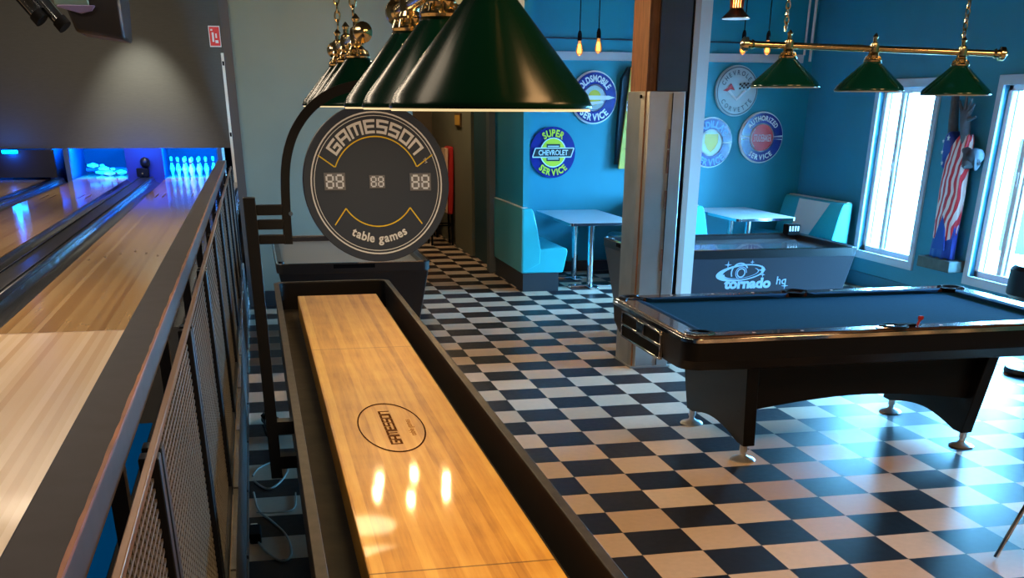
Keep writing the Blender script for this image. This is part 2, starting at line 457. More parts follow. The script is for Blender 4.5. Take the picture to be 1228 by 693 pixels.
lane(*L2, 'pale strip-wood bowling lane with knocked-down pins at its far end, second from the railing')
lane(*L3, 'pale bowling lane at the far left behind the black sweep board, third from the railing')
M_gut = mat('dark_gutter', (38,42,50), .22, coat=.3); M_ridge = mat('black_divider_cap', (26,29,35), .28, coat=.3)
def divider(x0, x1, label, gut=.24):
    t = thing('gutter_divider', label, 'gutter divider', ((x0+x1)/2, 8.17, .35), 'gutter dividers')
    for s, g0 in ((0, x0), (1, x1-gut)):
        pr = [(g0, LZ-.005)] + [(g0+gut/2 - gut/2*math.cos(PI*k/10)*.96, LZ-.01-.08*math.sin(PI*k/10)) for k in range(11)] + [(g0+gut, LZ-.005), (g0+gut, .353), (g0, .353)]
        MB().prism(pr, 8.17, 26.05, 'y').build('gutter', M_gut, t)
    m0, m1 = x0+gut, x1-gut
    MB().prism([(m0,.353),(m1,.353),(m1,LZ+.01),(m1-.02,LZ+.035),(m0+.02,LZ+.035),(m0,LZ+.01)], 8.17, 26.05, 'y').build('divider_cap', M_ridge, t, bevel=.004)
    k = MB()
    for xx in (m0+.05, m1-.05): k.box(xx-.006, xx+.006, 8.2, 26.0, LZ+.035, LZ+.047)
    k.build('cap_rib', M_blackm, t)
    return t
divider(L2[1]+.002, L1[0]-.002, 'glossy black gutter divider between the two lanes nearest the railing')
divider(L3[1]+.002, L2[0]-.002, 'glossy black gutter divider at left between the second and third lanes', .22)
divider(L1[1]+.002, -.30, 'black gutter strip between the first lane and the railing, mostly hidden')
# pits
M_pit = mat('pit_blue_grey', (60,80,120), .5)
def pit(x0, x1, label, gap=.12):
    t = thing('pin_pit', label, 'pin pit', ((x0+x1)/2, 27.4, .35), 'pin pits')
    MB().box(x0-gap, x1+gap, 28.5, 28.6, .352, 1.45).build('back_curtain', mat('pit_curtain', (50,60,80), .8, bump=.3, nscale=12), t)
    for s, xx in ((-1, x0-gap), (1, x1+gap)):
        MB().box(xx-.05, xx+.05, 26.1, 28.6, .352, 1.055).build('kickback', M_pit, t, bevel=.01)
    MB().box(x0-gap, x1+gap, 26.35, 28.6, 1.45, 1.5).build('pit_hood', M_matte, t)
    return t
pit(*L1, 'blue-lit pin pit holding the standing rack of pins')
pit(*L2, 'blue-lit pin pit with knocked-down pins')
pit(*L3, 'dark pin pit closed off by a black sweep board at far left')
MB_ = MB()
prof = [(0,0),(.026,0),(.0285,.012),(.036,.05),(.048,.09),(.0575,.115),(.0605,.125),(.057,.15),(.045,.185),(.031,.22),(.0235,.25),(.023,.265),(.026,.29),(.031,.32),(.0325,.34),(.0305,.358),(.022,.373),(.01,.380),(0,.381)]
prof = [(r, z) for r, z in prof]
def pin_mesh():
    k = MB().lathe(prof, seg=16, cap=False)
    bmesh.ops.remove_doubles(k.bm, verts=k.bm.verts, dist=.0004)
    return k
pin0 = pin_mesh().build('bowling_pin', M_pin); pin0.data.materials.append(mat('pin_red_stripe', (200,30,40), .3))
for p in pin0.data.polygons:
    z = p.center.z
    if .24 < z < .262 or .27 < z < .285: p.material_index = 1
names = ['white pin at the front point of the standing rack']
names += ['white pin %s in the second row of the standing rack' % s for s in ('on the left', 'on the right')]
names += ['white pin %s in the third row of the standing rack' % s for s in ('at left', 'in the middle', 'at right')]
names += ['white pin %s in the back row of the standing rack' % s for s in ('at the left end', 'second from the left', 'third from the left', 'at the right end')]
cx = (L1[0]+L1[1])/2; i = 0
for r in range(4):
    for c in range(r+1):
        o = pin0 if i == 0 else pin0.copy()
        if i: COL.objects.link(o)
        o.location = (cx + (c - r/2)*.3048, 26.5 + r*.264, LZ)
        tag(o, names[i], 'bowling pin', 'standing bowling pins'); i += 1
c2 = (L2[0]+L2[1])/2
fall = [(c2-.24, 27.4, 1.35, .2, 'fallen white pin lying at the left end of the sweep bar'), (c2+.02, 27.2, 1.2, .12, 'fallen white pin lying across the middle of the pit, uppermost'),
        (c2+.12, 27.05, 1.9, 0, 'fallen white pin lying just right of the middle of the pit'), (c2+.33, 27.35, 1.5, 0, 'fallen white pin lying near the right end of the pit'), (c2-.1, 27.45, 1.7, 0, 'fallen white pin behind the middle ones in the pit')]
for x, y, a, dz, lab in fall:
    o = pin0.copy(); COL.objects.link(o); o.location = (x-.18, y, LZ+.061+dz*.7); o.rotation_euler = (0, PI/2, a-PI/2)
    tag(o, lab, 'bowling pin', 'fallen bowling pins')
b = MB().tube([(L2[0]+.02, 27.75, .56), (L2[1]-.02, 27.75, .56)], .055, 10); tag(b.build('sweep_bar', M_pit), 'grey sweep bar lying across the back of the second lane', 'sweep bar')
t = thing('sweep_board', 'black sweep board lowered across the third lane at far left', 'sweep board', ((L3[0]+L3[1])/2, 25.9, LZ))
MB().box(L3[0]-.2, L3[1]+.25, 25.86, 25.95, LZ+.05, 1.04).build('board', mat('black_sweep', (20,18,24), .45), t)
k = MB().box(-5.05, -4.75, 25.78, 25.85, .98, 1.04); k.build('blue_lamp', mat('blue_led_glow', (10,120,255), .3, emis=(0,150,255), es=14), t, bevel=.01)
# bits on the kickback between lanes one and two
xk = (L2[1]+L1[0])/2
t = thing('ball_detector', 'small black box standing on the divider end between the lit pits', 'sensor box', (xk-.05, 25.9, LZ+.048))
MB().box(xk-.17, xk+.07, 25.8, 26.0, LZ+.048, LZ+.21).build('housing', M_matte, t, bevel=.01)
MB().lathe([(0,0),(.02,0),(.02,.02),(0,.02)], (0,0,0), 12, Matrix.Translation((xk-.05, 25.8, LZ+.11)) @ Matrix.Rotation(PI/2, 4, 'X')).build('lens', M_chrome, t)
b = MB().lathe([(.001,-.11),(.07,-.085),(.105,-.03),(.105,.03),(.07,.085),(.001,.11)], (xk+.02, 25.92, .787), 20); tag(b.build('black_ball', M_black), 'black round rubber bumper on the blue kickback between the pits', 'bumper')
b = MB().box(L2[1]+.02, L1[0]-.02, 26.06, 26.1, .352, 1.06); tag(b.build('kickback_panel', mat('kickback_blue', (16,36,120), .4)), 'blue-lit panel closing the divider between the two lit pits', 'panel')
# wall items over the pins
t = thing('fire_sign', 'red and white fire equipment sign high on the dark wall at the teal wall edge', 'sign', (-.55, 26.12, 2.95))
MB().box(-.66, -.43, 26.10, 26.15, 2.96, 3.34).build('sign_board', M_white, t)
MB().box(-.645, -.445, 26.09, 26.10, 2.98, 3.32).build('red_panel', mat('sign_red', (205,35,35), .5, emis=(205,35,35), es=.15), t)  # faint glow put into the red, the panel is no lamp
k = MB().box(-.6, -.56, 26.08, 26.09, 3.05, 3.22).box(-.54, -.48, 26.08, 26.09, 3.03, 3.08).box(-.53, -.50, 26.08, 26.09, 3.12, 3.2).box(-.62, -.58, 26.08, 26.09, 3.25, 3.28); k.build('pictogram', M_white, t)
t = thing('cable_trunking', 'long pale vertical trunking strip below the red fire sign', 'trunking', (-.4, 26.1, 1.1))
MB().box(-.46, -.34, 26.08, 26.15, .352, 2.85).build('cover', mat('cream_trunking', (205,195,175), .5, emis=(205,195,175), es=.12), t)  # cream cover given a faint glow of its own, no lamp behind
MB().box(-.45, -.41, 26.07, 26.08, 2.62, 2.70).box(-.45, -.41, 26.07, 26.08, 1.28, 1.36).build('clip', M_matte, t)
# equipment hanging over the lanes
t = thing('hanging_monitor', 'black wedge-shaped monitor cabinet hanging over the lanes at top left', 'monitor', (-.95, 9.05, 2.3))
MB().loft([[(-1.12,8.95,2.345),(-.80,8.95,2.30),(-.775,9.25,2.29),(-1.10,9.25,2.33)], [(-1.17,8.93,2.52),(-.80,8.93,2.52),(-.76,9.25,2.52),(-1.12,9.25,2.52)], [(-1.17,8.98,2.95),(-.80,8.98,2.95),(-.76,9.25,2.95),(-1.12,9.25,2.95)]]).build('cabinet', mat('navy_black', (14,15,24), .5), t, bevel=.02)
MB().prism([(-1.21,2.49),(-1.06,2.452),(-.985,2.47),(-.96,2.50),(-1.19,2.50)], 8.86, 8.92, 'y').build('shelf', mat('lavender_shelf', (120,108,150), .4), t, bevel=.004)
MB().box(-1.22, -1.0, 8.87, 8.92, 2.50, 2.62).build('control_box', mat('pale_green_box', (110,135,125), .5), t, bevel=.006)
MB().tube([(-.95, 9.1, 2.95), (-.95, 9.1, CE)], .03, 10).build('drop_pole', M_blackm, t)
for j, (dx, lab) in enumerate(((0, 'chrome tube spotlight hanging nearest the black monitor at top left'), (-.14, 'chrome tube spotlight at top left, farther from the black monitor'))):
    p0 = Vector((-1.165+dx, 8.72, 2.375+.035*j)); d = Vector((-.40, .12, .50)).normalized()
    t = thing('tube_spotlight', lab, 'spotlight', tuple(p0), 'chrome spotlights')
    MB().tube([p0+d*.03, p0+d*.75], .042, 20).build('tube', M_chrome, t)
    MB().tube([p0-d*.02, p0+d*.035], .05, 20).build('end_ring', M_matte, t)
    MB().tube([p0+d*.5, p0+d*.5+Vector((0,0,1.5-.03*j))], .012, 8).build('drop_rod', M_blackm, t)

# ------------------------------------------------------------------ railing along the platform edge
M_rail = mat('slate_rail_laminate', (46,48,60), .6, spec=.15, noise=.12, nscale=14)
M_edge = mat('worn_wood_edge', (128,78,46), .5, noise=.35, nscale=30, stretch=(1,.3,1))
M_side = mat('rail_side', (60,56,60), .45, noise=.15, nscale=20)
M_bronze = mat('bronze_bar', (120,86,58), .35, .7)
M_mesh = mat('bronze_wire', (112,104,92), .4, .6)
t = thing('lane_railing', 'long slate-topped railing with worn orange edge and wire mesh panels beside the lanes', 'railing', (-.28, -1.5, .47))
MB().box(-.345, -.263, -1.6, 11.6, 1.37, 1.42).build('handrail', M_rail, t, bevel=.004)
k = MB(); R = []
yy = -1.6
while yy <= 11.61:
    w = .003*random.random(); R.append([(-.2665-w, yy, 1.4208), (-.2617, yy, 1.4206), (-.2612, yy, 1.4165-w*.6), (-.2635, yy, 1.414)]); yy += .05
k.loft(R); k.build('worn_edge', M_edge, t)
MB().box(-.2635, -.2618, -1.6, 11.6, 1.362, 1.4165).build('rail_fascia', M_side, t)
MB().box(-.229, -.216, -1.6, 11.6, 1.352, 1.369).build('top_bar', M_bronze, t, bevel=.002)
MB().box(-.243, -.215, -1.6, 11.6, .483, .52).build('bottom_bar', M_blackm, t)
py = [-.45 + 1.2*k for k in range(11)]
for p in py:
    MB().box(-.248, -.212, p-.055, p-.012, .483, 1.353).box(-.248, -.212, p+.012, p+.055, .483, 1.353).build('post', M_blackm, t, bevel=.003)
    MB().box(-.31, -.28, p-.02, p+.02, .483, 1.37).build('rail_support', M_blackm, t)
for p, q in zip(py, py[1:]):
    k = MB(); n = 44
    y0, y1 = p+.055, q-.055
    for i in range(1, n): 
        z = .52 + (1.352-.52)*i/n; k.box(-.231, -.226, y0, y1, z-.0035, z+.0035)
    m = 30
    for i in range(1, m):
        y = y0 + (y1-y0)*i/m; k.box(-.2305, -.2265, y-.0025, y+.0025, .52, 1.352)
    k.build('mesh_panel', M_mesh, t, 0)

# ------------------------------------------------------------------ shuffleboard table
t = thing('shuffleboard_table', 'long golden maple shuffleboard table with black carpeted gutters', 'shuffleboard table', (.44, 4.3, 0))
X0, X1, Y0, Y1 = .055, .825, .85, 7.68
def ringed(x0, x1, y0, y1, w, z0, z1, ro, ri):
    k = MB(); o = rrect(x0, x1, y0, y1, ro, 6); i = rrect(x0+w, x1-w, y0+w, y1-w, ri, 6)
    A = [[(p[0], p[1], z) for p in q] for q, z in ((o, z0), (o, z1), (i, z1), (i, z0))]
    k.loft(A + [A[0]], cap=False); return k
ringed(X0, X1, Y0, Y1, .028, .46, .83, .07, .055).build('cabinet_rim', M_black, t, bevel=.004)
ringed(X0-.003, X1+.003, Y0-.003, Y1+.003, .033, .828, .836, .07, .055).build('rim_edging', mat('rubbed_black_edge', (52,48,44), .5, spec=.2, noise=.3, nscale=18), t, bevel=.002)
MB().box(X0+.02, X1-.02, Y0+.02, Y1-.02, .64, .66).build('gutter_floor', mat('black_gutter_carpet', (34,27,20), .9, noise=.5, nscale=6, bump=.3), t)
MB().box(.192, .703, 1.15, 7.29, .66, .80).build('playing_board', M_shuf, t, bevel=.004)
for yy in (1.5, 4.3, 7.1):
    for xx in (.12, .68): MB().box(xx, xx+.09, yy-.15, yy+.15, 0, .64).build('leg', M_black, t, bevel=.01)
k = MB(); n = 72
for r0, r1 in ((.985, 1.03),):
    for a in range(n):
        q = []
        for aa, rr in ((a, r0), (a, r1), (a+1, r1), (a+1, r0)):
            th = 2*PI*aa/n; q.append((.42+.123*rr*math.cos(th), 4.045+.345*rr*math.sin(th), .8012))
        k.poly(q)
M_ink = mat('dark_printed_ink', (58,34,22), .9, spec=0.)
k.build('printed_oval', M_ink, t, 0)
k = MB(); block_text(k, 'GAMESSON', .036, lambda x, y: (.432-y, 4.033+x*1.42, .8012), th=.24, gap=.3)
k.build('printed_lettering', mat('faded_ink', (92,58,32), .9, spec=0.), t, 0)
k = MB(); line_text(k, 'table games', .036, lambda x, y: (.50-y*.9, 4.01+x*1.35, .8012)); k.build('printed_lettering', mat('faded_ink_light', (140,90,44), .9, spec=0.), t, 0)

# ------------------------------------------------------------------ round scoreboard on its bracket
SB = (.428, 1.647); SY = 4.22
t = thing('scoreboard', 'round black table games scoreboard hung from a curved arm over the shuffleboard', 'scoreboard', (-.03, 4.25, .56))
MB().box(-.052, -.008, 4.235, 4.285, .56, 1.605).build('post', M_blackm, t, bevel=.002)
for z in (.60, .74): MB().box(-.01, .054, 4.23, 4.29, z, z+.05).build('clamp_bracket', M_blackm, t)
for z0, z1 in ((1.545, 1.58), (1.497, 1.53), (1.447, 1.478)):
    MB().box(-.008, .085, 4.245, 4.275, z0, z1).build('cross_bar', M_blackm, t, bevel=.002)
pts = spline([(.096, 4.26, 1.445), (.098, 4.26, 1.56), (.106, 4.26, 1.68), (.124, 4.26, 1.76), (.158, 4.26, 1.83), (.214, 4.26, 1.893), (.29, 4.26, 1.94), (.38, 4.26, 1.965), (.44, 4.26, 1.965)], 5)
k = MB(); R = []
for i, p in enumerate(pts):
    d = (pts[min(i+1, len(pts)-1)] - pts[max(i-1, 0)]).normalized(); nn = Vector((d.z, 0, -d.x))*.016
    R.append([p+nn+Vector((0,-.012,0)), p+nn+Vector((0,.012,0)), p-nn+Vector((0,.012,0)), p-nn+Vector((0,-.012,0))])
k.loft(R); k.build('curved_arm', M_blackm, t)
MB().tube([(.113, 4.24, 1.55), (.113, 4.28, 1.55)], .008, 8).build('bolt', M_chrome, t)
MB().box(.40, .455, 4.25, 4.27, 1.88, 1.985).build('hanger', M_blackm, t)
RX = Matrix.Rotation(PI/2, 4, 'X')
disc = MB().lathe([(0,-.025),(.258,-.025),(.264,-.02),(.264,.02),(.258,.025),(0,.025)], (SB[0], SY, SB[1]), 72, RX, cap=False).build('display_housing', mat('charcoal_housing', (20,26,42), .42), t)
fy = SY - .0262
MB().ring(0.0, .262, SY-.0256, SB).build('face', mat('slate_face', (36,52,80), .45), disc, 0)
w_ = mat('sign_white', (205,220,245), .5)
MB().ring(.2325, .2375, fy, SB).ring(.223, .2255, fy, SB).build('white_rings', w_, disc, 0)
M_yel = mat('sign_yellow', (215,196,40), .5)
k = MB(); ins = math.radians(22)
k.ring(.1555, .1595, fy, SB, ins, PI-ins)
def seg2(k, a, c, w, y):
    a = Vector(a); c = Vector(c); d = (c-a).normalized(); nn = Vector((-d.y, d.x))*w/2
    k.poly([(SB[0]+p[0], y, SB[1]+p[1]) for p in (a-nn, c-nn, c+nn, a+nn)])
for s in (-1, 1):
    seg2(k, (s*.1595*math.cos(ins), .1575*math.sin(ins)), (s*.205, .098), .004, fy)
    seg2(k, (s*.117, -.078), (s*.16, -.134), .004, fy)
a0 = math.radians(214); k.ring(.1385, .1425, fy, SB, a0, 3*PI-a0)
k.build('yellow_outline', M_yel, disc, 0)
k = MB(); rr = .172
block_text(k, 'GAMESSON', .036, lambda x, y: (SB[0] + (rr+y)*math.cos(PI/2 - x/(rr+.018)), fy, SB[1] + (rr+y)*math.sin(PI/2 - x/(rr+.018))), th=.25, gap=.42)
k.build('brand_lettering', w_, disc, 0)
k = MB(); arc_text(k, 'TM', .014, .19, lambda x, y: (SB[0]+x, fy, SB[1]+y), math.radians(24)); k.build('trade_mark', w_, disc, 0)
k = MB(); arc_text(k, 'table games', .042, .196, lambda x, y: (SB[0]+x, fy, SB[1]+y), 1.5*PI, .95, bottom=True, bold=.0012, gap=.05); k.build('caption_lettering', w_, disc, 0)
M_led = mat('led_segment', (190,205,230), .4, emis=(205,205,205), es=.1); M_win = mat('digit_window', (100,108,128), .4)
def digits(cx, cz, w, h):
    d = MB().box(cx-w/2, cx+w/2, SY-.029, SY-.025, cz-h/2, cz+h/2).build('digit_window', M_win, disc, 0)
    k = MB(); y = SY-.030
    for s in (-1, 1):
        x = cx + s*w*.235; hw = w*.15; hh = h*.36; th = h*.11
        for zz in (-hh, 0, hh): k.box(x-hw+th*.4, x+hw-th*.4, y, y+.001, cz+zz-th/2, cz+zz+th/2)
        for sx in (-1, 1):
            for a, c in ((-hh, 0), (0, hh)): k.box(x+sx*hw-th/2, x+sx*hw+th/2, y, y+.001, cz+a+th*.45, cz+c-th*.45)
    k.build('segments', M_led, d, 0)
digits(SB[0]-.151, SB[1]+.012, .075, .057); digits(SB[0]+.001, SB[1]+.010, .056, .043); digits(SB[0]+.158, SB[1]+.008, .077, .058)

# ------------------------------------------------------------------ hanging billiard lamps
def chain(k, p0, length, s=.02, r=.0035):
    n = int(length/(s*1.55)); 
    for i in range(n):
        c = Vector(p0) + Vector((0,0,i*s*1.55+s)); a = 0 if i % 2 else PI/2
        pts = []
        for q in range(10):
            th = 2*PI*q/10; x = .55*s*math.cos(th); z = s*math.sin(th)
            pts.append(c + Vector((x*math.cos(a), x*math.sin(a), z)))
        k.tube(pts + [pts[0]], r, 5, cap=False)
    return k
def shade(par, x, y, z, h, R, mat_s, mat_l, lit, top):
    sh = MB().lathe([(.05,h),(.052,h+.004),(.04,h+.008),(.03,h+.008),(.03,h),(.047,h-.003),(R-.012,.02),(R-.005,.008),(R-.002,.001),(R,.0),(R+.002,.004),(R-.003,.012),(R-.008,.024),(.05,h)][::1], (x,y,z), 48, cap=False).build('lamp_shade', mat_s, par, 60)
    MB().lathe([(.043,h-.006),(R-.014,.016),(R-.004,.0),(R-.002,-.004),(R-.0045,-.003),(R-.016,.014),(.041,h-.008)], (x,y,z), 48, cap=False).build('lining', mat_l, sh, 60)
    pr = [(0,h+.006),(.05,h+.006),(.052,h+.012),(.044,h+.02),(.03,h+.026),(.034,h+.036),(.026,h+.046),(.022,top-.03),(.03,top-.018),(.022,top),(0,top)]
    MB().lathe(pr, (x,y,z), 20, cap=False).build('brass_gallery', M_brass, sh, 30)
    k = MB()
    for q in range(8):
        a = 2*PI*q/8; k.tube([(x+.048*math.cos(a), y+.048*math.sin(a), z+h+.008), (x+.04*math.cos(a), y+.04*math.sin(a), z+h+.03), (x+.02*math.cos(a), y+.02*math.sin(a), z+top-.035)], .004, 6)
    k.build('gallery_arms', M_brass, sh)
    MB().lathe([(0,-.05),(.018,-.047),(.03,-.03),(.032,-.012),(.026,.008),(.015,.03),(.015,.05),(0,.05)], (x,y,z+h-.045), 16, cap=False).build('bulb', M_bulb if lit else M_bulboff, sh)
def lamp(label, pts, a, c, R, h, ms, ml, lit, chains):
    mid = (Vector(a)+Vector(c))/2
    t = thing('billiard_lamp', label, 'hanging lamp', tuple(mid), 'three-shade billiard lamps')
    a = Vector(a); c = Vector(c); d = (c-a).normalized()
    MB().tube([a, c], .017, 14).build('bar', M_brass, t)
    for p, e in ((a, -d), (c, d)):
        k = MB(); k.tube([p-e*.01, p+e*.004, p+e*.008, p+e*.022, p+e*.026, p+e*.05, p+e*.066, p+e*.072], [.019,.026,.019,.022,.036,.036,.02,.002], 18)
        k.build('finial', M_brass, t, 30)
    for (x, y, z) in pts:
        zb = a.z + (c.z-a.z)*((Vector((x,y,0))-Vector((a.x,a.y,0))).length/(Vector((c.x,c.y,0))-Vector((a.x,a.y,0))).length)
        shade(t, x, y, z, h, R, ms, ml, lit, zb - z - .008)
        MB().lathe([(.0,-.03),(.024,-.026),(.028,0),(.024,.026),(.012,.034),(.012,.05),(.018,.06),(.006,.075),(0,.08)], (x,y,zb), 16, cap=False).build('hub', M_brass, t, 30)
    for f in chains:
        p = a + (c-a)*f + Vector((0,0,.07)); k = MB(); chain(k, p, CE-p.z, .022, .0042); k.build('chain', M_brass, t)
        MB().tube([(p.x,p.y,CE-.03),(p.x,p.y,CE)], .045, 16).build('ceiling_rose', M_brass, t)
    return t
ZA = 1.899; RL = .192; X = .452
lamp('nearest brass billiard lamp with large dark green shades, cut off by the frame top', [(X,2.23,ZA),(X,2.79,ZA),(X,3.33,ZA)], (X,1.95,2.145), (X,3.55,2.145), RL, .178, M_green, M_lining, True, (.2,.8))
lamp('brass billiard lamp with three dark green shades, farther along above the scoreboard arm', [(X,4.95,ZA),(X,5.45,ZA),(X,5.95,ZA)], (X,4.72,2.15), (X,6.2,2.15), RL, .168, M_green, M_lining, True, (.22,.78))
a, c = Vector((2.79,6.38,2.213)), Vector((4.115,6.07,2.172))
def on(f): return a+(c-a)*f
P = []
for f, z in ((.15,2.002),(.502,1.984),(.865,1.966)): q = on(f); P.append((q.x, q.y, z))
lamp('brass billiard lamp with three green shades hanging level over the pool table', P, a, c, .192, .14, M_greenb, M_liningoff, False, (.13,.86))

# ------------------------------------------------------------------ pool table
M_pool = mat('satin_black_table', (9,9,12), .4, spec=.25); M_cloth = mat('navy_table_cloth', (18,66,96), .95, spec=.04, noise=.06, nscale=60)
M_cush = mat('navy_cushion', (16,60,98), .8, spec=.1); M_railw = mat('dark_walnut_rail', (62,40,30), .25, coat=.4, noise=.2, nscale=12)
M_pock = mat('pocket_black', (4,4,5), .8, spec=.1)
PX0, PX1, PY0, PY1 = 2.19, 4.72, 5.50, 6.92
pcx, pcy = (PX0+PX1)/2, (PY0+PY1)/2
t = thing('pool_table', 'large black pool table with navy cloth and chrome-footed arched base', 'pool table', (pcx, pcy, 0))
def taperbody(rings):
    k = MB(); k.loft([[(p[0], p[1], z) for p in rrect(x0, x1, y0, y1, r, 8)] for x0, x1, y0, y1, z, r in rings]); return k
g = .0
taperbody([(PX0+.12,PX1-.12,PY0+.16,PY1-.16,.575,.12),(PX0+.02,PX1-.02,PY0+.07,PY1-.07,.60,.12),(PX0+.005,PX1-.005,PY0+.015,PY1-.015,.66,.10),(PX0,PX1,PY0,PY1,.765,.10)]).build('apron', M_pool, t, 30)
ringed(PX0-.004, PX1+.004, PY0-.004, PY1+.004, .03, .762, .785, .10, .08).build('chrome_edge', M_chrome, t, bevel=.003)
ringed(PX0+.006, PX1-.006, PY0+.006, PY1-.006, .115, .745, .798, .095, .02).build('top_rail', M_railw, t, bevel=.01)
MB().box(PX0+.10, PX1-.10, PY0+.10, PY1-.10, .74, .773).build('bed_cloth', M_cloth, t)
cw = .05; ix0, ix1, iy0, iy1 = PX0+.12, PX1-.12, PY0+.12, PY1-.12
pk = .085
def cushion(x0, x1, y0, y1, ax, sgn):
    k = MB()
    if ax == 'x':   # runs along x; nose towards sgn*y
        yb = y0; k.loft([[(x, yb, .765),(x, yb, .797),(x, yb+sgn*.02, .800),(x, yb+sgn*cw, .793),(x, yb+sgn*(cw-.008), .775)] for x in (x0, x1)])
        for v in k.bm.verts:
            if abs(v.co.y-yb) > cw*.6: v.co.x += (.04 if v.co.x < (x0+x1)/2 else -.04)
    else:
        xb = x0; k.loft([[(xb, y, .765),(xb, y, .797),(xb+sgn*.02, y, .800),(xb+sgn*cw, y, .793),(xb+sgn*(cw-.008), y, .775)] for y in (y0, y1)])
        for v in k.bm.verts:
            if abs(v.co.x-xb) > cw*.6: v.co.y += (.04 if v.co.y < (y0+y1)/2 else -.04)
    k.build('cushion', M_cush, t, 50)
for yb, s in ((iy0-.005, 1), (iy1+.005, -1)):
    cushion(ix0+pk, pcx-.07, yb, 0, 'x', s); cushion(pcx+.07, ix1-pk, yb, 0, 'x', s)
for xb, s in ((ix0-.005, 1), (ix1+.005, -1)): cushion(xb, 0, iy0+pk, iy1-pk, 'y', s)
for px_, py_ in ((ix0,iy0),(ix1,iy0),(ix0,iy1),(ix1,iy1),(pcx,iy0-.03),(pcx,iy1+.03)):
    sx = 0 if px_ == pcx else (1 if px_ > pcx else -1); sy = 1 if py_ > pcy else -1
    k = MB(); A0 = math.atan2(sy, sx) ; 
    k.lathe([(0,.776),(.06,.776),(.066,.795),(.07,.801),(.05,.801)], (px_,py_,0), 24, cap=False)
    k.build('pocket', M_pock, t)
    k = MB(); rr = []
    for q in range(13):
        an = A0 - 1.5 + 3.0*q/12; cc, ss = math.cos(an), math.sin(an)
        rr.append([(px_+r*cc, py_+r*ss, z) for r, z in ((.062,.79),(.062,.806),(.075,.810),(.09,.806),(.092,.79))])
    k.loft(rr); k.build('pocket_iron', M_chrome if (sx, sy) == (-1,-1) else M_blackm, t)
# diamonds and small rail plate
k = MB()
for i in range(1, 8):
    x = PX0+.12+(PX1-PX0-.24)*i/8
    if i == 4: continue
    for yy in (PY0+.055, PY1-.055): k.box(x-.008, x+.008, yy-.008, yy+.008, .797, .7995)
k.build('sight_inlays', M_trimw, t)
MB().box(3.33, 3.46, PY0+.02, PY0+.06, .797, .803).build('maker_plate', M_chrome, t, bevel=.002)
# ball return in the left end panel
k = MB(); xe = PX0-.003
def fr(k, y0, y1, zt0, zt1, w):   # frame bars around an opening on the left end
    k.box(xe-.012, xe+.01, y0-w, y1+w, zt1, zt1+w).box(xe-.012, xe+.01, y0-w, y1+w, zt0-w, zt0).box(xe-.012, xe+.01, y0-w, y0, zt0, zt1).box(xe-.012, xe+.01, y1, y1+w, zt0, zt1)
fr(k, 5.90, 6.19, .685, .745, .012); fr(k, 6.31, 6.60, .685, .745, .012); fr(k, 5.90, 6.60, .61, .670, .012); k.box(xe-.014, xe+.01, 6.19, 6.31, .68, .75)
br = k.build('ball_return_frame', M_chrome, t, bevel=.003)
MB().box(xe-.004, xe+.05, 5.90, 6.19, .685, .745).box(xe-.004, xe+.05, 6.31, 6.60, .685, .745).box(xe-.004, xe+.05, 5.90, 6.60, .61, .670).build('return_opening', M_pock, br)
# arched base: near, far, left and right panels
BX0, BX1, BY0, BY1 = 2.64, 4.27, 5.74, 6.68
def arch(a0, a1, leg, zt, zb, zm, taper):
    mid = (a0+a1)/2; pts = [(a0, zt), (a0+taper, zb), (a0+taper+leg, zb)]
    n = 16; s0, s1 = a0+taper+leg, a1-taper-leg
    for i in range(1, n):
        f = i/n; pts.append((s0+(s1-s0)*f, zb+(zm-zb)*math.sin(PI*f)**.75))
    pts += [(a1-taper-leg, zb), (a1-taper, zb), (a1, zt)]
    return pts
k = MB()
for y in (BY0+.05, BY1-.09):
    pts = [(BX0+.03, .60), (BX0+.03, .29)] + [(BX0+.03+(BX1-BX0-.06)*f/16, .29+.07*math.sin(PI*f/16)) for f in range(1, 16)] + [(BX1-.03, .29), (BX1-.03, .60)]
    k.prism(pts, y, y+.04, 'y')
ap = k.build('long_apron', M_pool, t, 30)
for x, s in ((BX0, 1), (BX1, -1)):
    y0, y1 = BY0, BY1
    poly = [(y0-.06, .62), (y0, .095), (y0+.09, .095)] + [(y0+.09+(y1-y0-.18)*f/12, .095+.055*math.sin(PI*f/12)) for f in range(1, 12)] + [(y1-.09, .095), (y1, .095), (y1+.06, .62)]
    def P_(y, z, o): return (x + s*.05*(.60-z)/.505 + o, y, z)
    MB().loft([[P_(y, z, o) for y, z in poly] for o in ((0, .075) if s > 0 else (-.075, 0))]).build('end_panel', M_pool, t, 30, bevel=.006)
for fx in (2.715, 4.195):
    for fyy in (5.785, 6.635):
        f = MB().lathe([(0,0),(.075,0),(.077,.006),(.068,.014),(.03,.026),(.02,.034),(.018,.05),(.024,.055),(.024,.10),(0,.10)], (fx,fyy,0), 28, cap=False).build('foot', mat('satin_chrome', (215,216,218), .3, .85), t, 30)
# loose things on the near rail
kx = 3.60
t = thing('cue_chalk', 'red cue chalk holder standing on the near rail of the pool table', 'chalk holder', (kx, 5.56, .80))
MB().tube([(kx, 5.57, .799), (kx+.012, 5.57, .832)], .007, 10).build('stem', mat('red_plastic', (170,40,45), .4), t)
MB().box(kx+.003, kx+.027, 5.558, 5.582, .83, .85).build('tip', mat('red_plastic', (170,40,45), .4), t, bevel=.003)
MB().box(kx-.14, kx-.02, 5.545, 5.59, .7985, .812).build('dark_tray', M_matte, t, bevel=.004)

